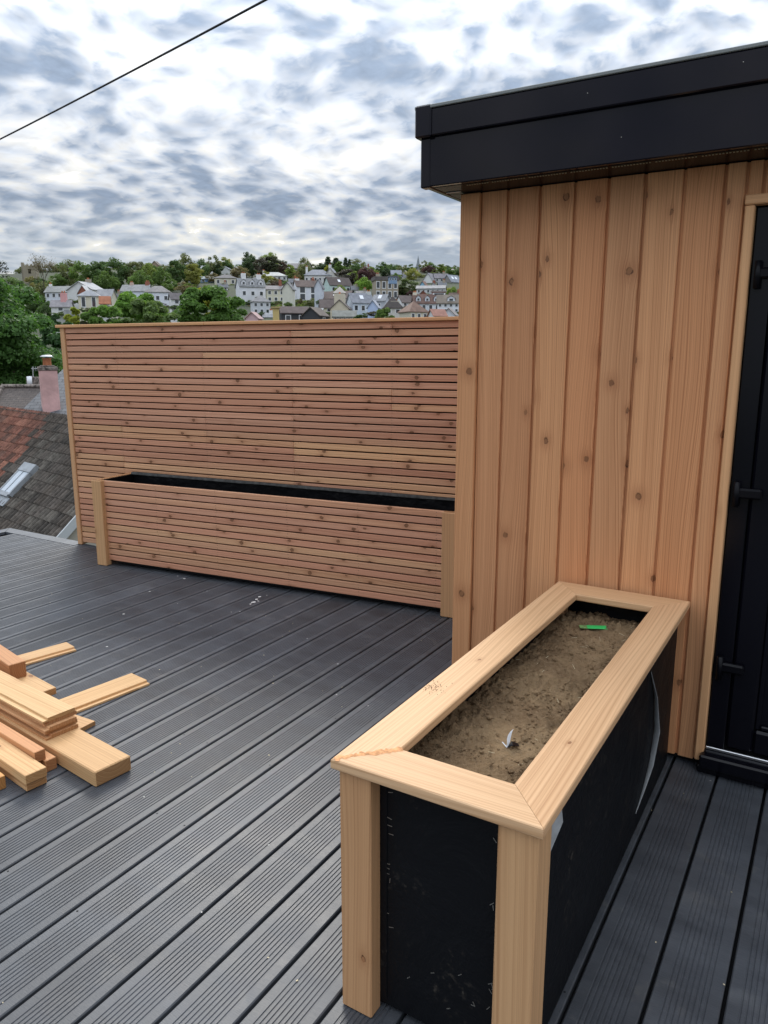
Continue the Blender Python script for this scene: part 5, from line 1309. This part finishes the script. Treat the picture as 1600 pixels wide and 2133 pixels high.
# crest and slope, left to right: x, y top, y base, width, colour, crown kind, label
T += [(140, 533, 602, 46, OL, 5, 'airy olive tree left of the hilltop wood'), (165, 540, 606, 50, G1, 0, 'mid-green tree above the white terrace'), (203, 532, 606, 56, G2, 1, 'dark upright tree in the hilltop wood'), (238, 533, 606, 58, G2, 0, 'broad dark tree in the middle of the hilltop wood'),
      (272, 534, 604, 50, OL, 1, 'olive tree right of the broad dark hilltop tree'), (305, 545, 603, 52, G3, 2, 'low bright green tree under the small roof peak'), (333, 553, 606, 46, G1, 2, 'rounded green tree left of the tall dark pair'), (365, 532, 600, 44, G2, 1, 'tall dark tree behind the yellowish one'), (385, 524, 596, 46, OL, 0, 'highest tree top left of centre on the hill'),
      (402, 541, 602, 42, G4, 1, 'yellow-green tree beside the blue house'), (352, 578, 612, 40, G1, 3, 'small loose bush-like tree above the hip-roofed house'), (382, 583, 615, 42, BR, 3, 'small brownish tree left of the blue house'), (286, 560, 612, 60, G1, 2, 'wide tree filling the wood above the half-hidden terrace'), (215, 562, 612, 60, G1, 2, 'wide low tree above the cream hall'),
      (418, 536, 585, 36, G2, 0, 'dark tree right of the highest tree top'), (442, 527, 575, 38, OL, 3, 'loose tree with sky showing through, left of the chalets'), (468, 531, 570, 40, G4, 5, 'pale feathery tree above the chalets'), (472, 540, 571, 26, G2, 0, 'small dense dark tree behind the middle chalet'), (452, 548, 575, 30, G5, 0, 'dark shrub tree behind the leftmost chalet'), (440, 566, 590, 34, BR, 3, 'reddish bare bush in front of the chalets'),
      (497, 552, 588, 44, BR, 0, 'round brown-olive bush tree in front of the chalets'), (517, 519, 572, 36, G5, 5, 'tall dark airy tree at the hill crest'), (523, 530, 578, 40, G5, 0, 'dense dark tree below the tall airy one'), (545, 533, 580, 40, (.052, .045, .036), 0, 'brownish dense tree at the hill crest'), (560, 519, 572, 46, G3, 5, 'pale airy tree top behind the copper-dark tree'), (567, 525, 580, 56, (.045, .050, .030), 1, 'large dark tree with copper top at the hill crest'), (590, 540, 580, 22, (.070, .045, .035), 1, 'narrow copper tree beside the large dark crest tree'),
      (552, 562, 592, 34, G4, 3, 'yellow-green bush left of the wide white villa'), (605, 545, 585, 24, G3, 1, 'slim light green tree in front of the grey stone house'), (634, 530, 580, 30, OL, 5, 'tall see-through tree above the grey stone house'), (632, 548, 588, 40, OL, 0, 'dense olive tree below the see-through tree'), (618, 563, 592, 26, BR, 3, 'brown shrub tree under the grey stone house'), (668, 546, 572, 30, G5, 0, 'dark clump left of the pines'),
      (683, 528, 575, 26, G5, 4, 'leftmost dark pine of the crest group'), (700, 530, 578, 30, G5, 4, 'broad dark pine of the crest group'), (707, 538, 580, 26, G1, 1, 'green tree between the crest pines'), (720, 530, 577, 18, G5, 4, 'slim dark pine right of the broad one'), (728, 534, 577, 16, G5, 4, 'rightmost slim pine of the crest group'), (745, 533, 580, 42, OL, 5, 'rounded airy tree right of the crest pines'), (742, 546, 582, 40, G2, 0, 'dense tree below the rounded airy tree'),
      (682, 551, 576, 16, YL_, 0, 'small golden-green bush above the pale gable'), (720, 552, 604, 46, (.055, .048, .042), 1, 'large dull brown tree right of the pale gable'), (735, 558, 600, 24, G3, 1, 'light green tree edge right of the dull brown tree'), (760, 553, 590, 38, CU_, 0, 'purple copper tree in the middle of the slope'), (775, 560, 588, 26, CU_, 2, 'low purple shrub tree beside the copper tree'), (757, 575, 612, 46, (.105, .175, .030), 2, 'bright round green tree left of the brown stone house'), (775, 552, 582, 30, G3, 3, 'light bush above the copper tree'),
      (797, 541, 578, 34, G2, 5, 'spreading pine-like tree above the brown stone house'), (815, 546, 574, 24, G2, 5, 'smaller spreading tree right of the pine-like one'), (806, 557, 579, 26, G5, 0, 'dark bush above the brown stone house'), (840, 549, 571, 40, OL, 3, 'olive hedge tree on the crest left of the spire'), (858, 547, 572, 24, G2, 3, 'dark crest tree beside the spire'), (860, 556, 588, 34, G4, 0, 'yellow-green tree below the spire'), (848, 573, 622, 56, (.075, .100, .042), 1, 'tall grey-green tree right of the brown stone house'), (838, 590, 622, 36, OL, 3, 'loose lower tree before the grey-green one'),
      (882, 540, 570, 24, OL, 3, 'olive tree just right of the spire'), (897, 544, 572, 26, G1, 0, 'green tree behind the purple beech'), (893, 551, 573, 34, CU_, 2, 'large purple beech right of the spire'), (920, 546, 573, 24, G3, 1, 'light green upright tree right of the purple beech'), (938, 553, 575, 20, G1, 3, 'loose tree near the cabin edge on the crest'), (957, 557, 576, 16, G2, 0, 'small dark tree at the cabin edge on the crest'), (905, 558, 580, 20, OL, 3, 'small olive tree under the purple beech'),
      (925, 593, 618, 40, YL_, 2, 'golden yellow-green shrub bank left'), (945, 596, 622, 34, (.12, .17, .04), 2, 'green shrub bank by the cabin edge'), (855, 604, 624, 20, CU_, 0, 'small dark purple tree behind the white gable'), (588, 631, 662, 44, (.12, .16, .035), 3, 'bright green shrub left of the dark boarded building'), (602, 618, 640, 40, OL, 2, 'olive shrub below the cream gable wing'), (655, 620, 642, 50, OL, 2, 'hedge-like shrub below the white bay-window house'), (622, 632, 645, 18, G3, 2, 'small light green bush above the dark boarded roof'), (545, 648, 668, 26, G5, 0, 'small dark round bush right of the pink gable'),
      (710, 592, 622, 34, G3, 2, 'light green shrub in front of the mint house'), (575, 585, 606, 50, (.055, .035, .03), 2, 'dark reddish hedge under the wide white villa')]
for (x_, yt, yb, wp, c, k, lb) in T: tree(lb, x_, yt, yb, wp, c, k)
# wooded gaps behind the houses (each its own tree)
fill = random.Random(21)
CN = {G1: 'mid-green', G2: 'dark green', OL: 'olive', G5: 'very dark green', G3: 'light green', BR: 'brownish'}
KN = {0: 'round', 2: 'low wide', 3: 'loose'}
seen = {}
def where(x_, y_):
    """words for the nearest house"""
    q = min(HOUSES, key=lambda h: (h[0] - x_) ** 2 + 2.0 * (h[1] - y_) ** 2)
    dx_, dy_ = x_ - q[0], y_ - q[1]
    side = ('right of' if dx_ > 0 else 'left of') if abs(dx_) > abs(dy_) else ('below' if dy_ > 0 else 'above')
    return side + ' the ' + ' '.join(q[2].split()[:7])
def own(col_, k, x_, y_, noun):
    base = '%s %s %s %s' % (KN[k], CN[col_], noun, where(x_, y_)); n = seen.get(base, 0); seen[base] = n + 1
    if n: base = ['', 'second ', 'third ', 'fourth ', 'fifth '][min(n, 4)] + base
    return ' '.join(base.split()[:14])
for i in range(62):
    x_ = 50 + i * 15.0 + fill.uniform(-6, 6); yt = 548 + fill.uniform(-5, 5) + (6 if x_ > 760 else 0)
    c, k = fill.choice([G1, G2, OL, G5]), fill.choice([0, 2, 3])
    tree('skyline ' + own(c, k, x_, yt, 'tree'), x_, yt, yt + 32, fill.uniform(28, 46), c, k, D=fill.uniform(360, 385), group='skyline ridge trees')
for i in range(125):
    x_ = 60 + fill.uniform(0, 900); yb = fill.uniform(578, 652); hh = fill.uniform(13, 28)
    c, k = fill.choice([G1, G2, OL, G3, BR, G1]), fill.choice([0, 2, 3, 3])
    tree('small ' + own(c, k, x_, yb - hh / 2, 'tree'), x_, yb - hh, yb, hh * fill.uniform(.9, 1.5), c, k, group='small garden trees', D=hillD(tanel(x_, yb)) + 14)

HC = {(.085, .120, .036): 'green', (.060, .090, .032): 'dark green', (.110, .135, .045): 'pale green', (.090, .080, .048): 'brown-green'}
for (hx, hy, lb, hx0, hx1, hyb, hD) in HB:
    if hyb > 655: continue
    n = max(1, int((hx1 - hx0) / 22))
    for i in range(n):
        c = fill.choice(list(HC)); xx = hx0 + (i + .5) * (hx1 - hx0) / n + fill.uniform(-4, 4); ww = (hx1 - hx0) / n * fill.uniform(.9, 1.35)
        ps = '' if n == 1 else ['left ', 'middle ', 'right '][0 if i == 0 else (2 if i == n - 1 else 1)]
        root = tree(' '.join(('%s%s hedge at the foot of the %s' % (ps, HC[c], ' '.join(lb.split()[:8]))).split()[:16]), xx, hyb - fill.uniform(1.5, 5), hyb + 9, ww, c, fill.choice([2, 2, 0, 3]), D=hD - 2.5, name='hedge', group='garden hedges below the houses', cat='hedge')

# mid-distance trees just beyond the screen: own crowns with finer leaves
def near_tree(label, x_, yt, yb, wpx, D, col_, seed, nl, nleaf, leaf, lobe=.32, shape='round', flat=0.0, low=.1, group=None):
    base = pix(x_, 737, D); base.z = ground_z(D); top = pix(x_, yt, D).z; Wd = wpx * D / 1606; H_ = top - base.z
    zb_ = pix(x_, yb, D).z - base.z
    root = empty('tree', base, 0); tag(root, label, 'tree', group)
    ch_ = H_ - zb_
    me = crown('crown', seed, nl, nleaf, leaf, Wd / 2 * .9, ch_ / 2 * .9, lobe, shape, flat=flat)
    cr = link('crown', me, None, root, col_); cr.location = (0, 0, zb_ + ch_ / 2)
    tr = link('trunk', trunk_me, None, root); tr.scale = (H_ * .7, H_ * .7, H_ * .6); return root
near_tree('big dense sycamore filling the left picture edge', -62, 528, 900, 440, 42, (.050, .104, .026), 31, 110, 80000, .115, .19, low=.0)
near_tree('round dark green tree just above the left half of the screen', 443, 590, 720, 168, 88, (.064, .120, .025), 32, 46, 26000, .21, .22)
near_tree('yellow-tipped tree top behind the round dark green one', 437, 588, 680, 90, 98, (.20, .20, .030), 33, 22, 6000, .24, .26)
near_tree('light green tree above the screen, right of the dark shrubs', 290, 600, 700, 130, 82, (.090, .165, .032), 34, 40, 17000, .21, .22)
near_tree('lower olive-brown tree crown above the screen top', 318, 622, 700, 120, 76, (.085, .125, .040), 35, 34, 11000, .20, .22)
near_tree('fresh green bushy tree above the left part of the screen', 222, 628, 700, 95, 74, (.085, .150, .032), 36, 30, 9000, .20, .24)
near_tree('dark reddish shrub tree between light green trees', 192, 630, 700, 46, 79, (.050, .052, .030), 37, 14, 3500, .21, .3)
near_tree('bright yellow-green bush near the tiny white building', 160, 631, 700, 36, 80, (.19, .21, .035), 38, 12, 3000, .21, .3)
near_tree('dark green tree between the sycamore and the screen', 128, 634, 760, 56, 66, (.034, .070, .026), 39, 20, 6500, .17, .28)
near_tree('dark green tree behind the sycamore lower right', 118, 650, 830, 130, 56, (.034, .075, .024), 40, 30, 9000, .15, .24)
near_tree('small garden conifer above the right part of the screen', 752, 648, 700, 18, 120, (.045, .075, .030), 41, 10, 1200, .28, .3, 'cone')
near_tree('leafy bush above the screen near the pale blue house', 800, 641, 700, 52, 120, (.085, .130, .035), 42, 18, 4500, .28, .26)
near_tree('dark bush left of the pale blue house front', 746, 645, 700, 22, 124, (.040, .062, .030), 43, 10, 1400, .28, .3)
# sparse tree and cedar against the sky
def bare_tree(label, x_, yt, yb, D, seed, h, depth, col_, leafn):
    base = pix(x_, yb, D); H_ = pix(x_, yt, D).z - base.z
    root = empty('tree', base, 0); tag(root, label, 'tree')
    me, tips = branches(seed, 1.0, depth, .055, .48, 3, .76)
    zmax = max(t_.z for t_ in tips); s = H_ / zmax
    tr = link('trunk', me, None, root); tr.scale = (s, s, s)
    rng = np.random.default_rng(seed); P = np.array([tuple(t_ * s) for t_ in tips]); P = P[rng.integers(0, len(P), leafn)] + rng.normal(size=(leafn, 3)) * .22 * s
    cr = link('crown', leaf_mesh('crown', P, rng.normal(size=(leafn, 3)), .11, rng), None, root, col_); return root
bare_tree('sparse nearly leafless tree against the sky by the church tower', 92, 531, 606, 200, 17, 1, 5, (.09, .075, .05), 2600)
root = empty('cedar_tree', pix(-12, 600, 120), 0); tag(root, 'dark flat-layered cedar top at the left picture edge', 'tree')
k_ = 120 / 1606
P, N = [], []; rng = np.random.default_rng(5)
for (zz, rr, xx) in ((4.3, 1.0, 0), (3.6, 1.9, .4), (2.9, 2.3, .0), (2.3, 2.6, .3), (1.6, 2.4, -.2), (.8, 2.4, 0), (0, 2.2, 0)):
    n = 420; a = rng.uniform(0, 6.28, n); r_ = rr * np.sqrt(rng.uniform(.05, 1, n)); gaps = np.sin(a * 5 + zz * 3) > -.5
    p = np.stack([xx + r_ * np.cos(a), r_ * np.sin(a), zz + rng.normal(size=n) * .10 + r_ * .05], 1)[gaps]; P.append(p); N.append(rng.normal(size=p.shape) * .4 + np.array([0, 0, 1]))
cr = link('crown', leaf_mesh('crown', np.concatenate(P), np.concatenate(N), .13, rng), None, root, (.018, .026, .020))
tr = link('trunk', trunk_me, None, root); tr.scale = (5, 5, 4.4)

#SECTION cable
# ------------------------------------------------------------------ overhead cable
c0, c1 = pix(0, 290, 14.0), pix(553, 0, 9.0)
dr = c1 - c0; pts = []
for i in range(41):
    q = -1.2 + 3.4 * i / 40
    pts.append(c0 + dr * q + Vector((0, 0, .05 * (q * (q - 1)))))
v_, f_ = tube(pts, .0125, 8)
tag(link('overhead_cable', mesh('cable', v_, f_, True), M['cable']), 'thin black overhead cable crossing the cloudy sky', 'cable')
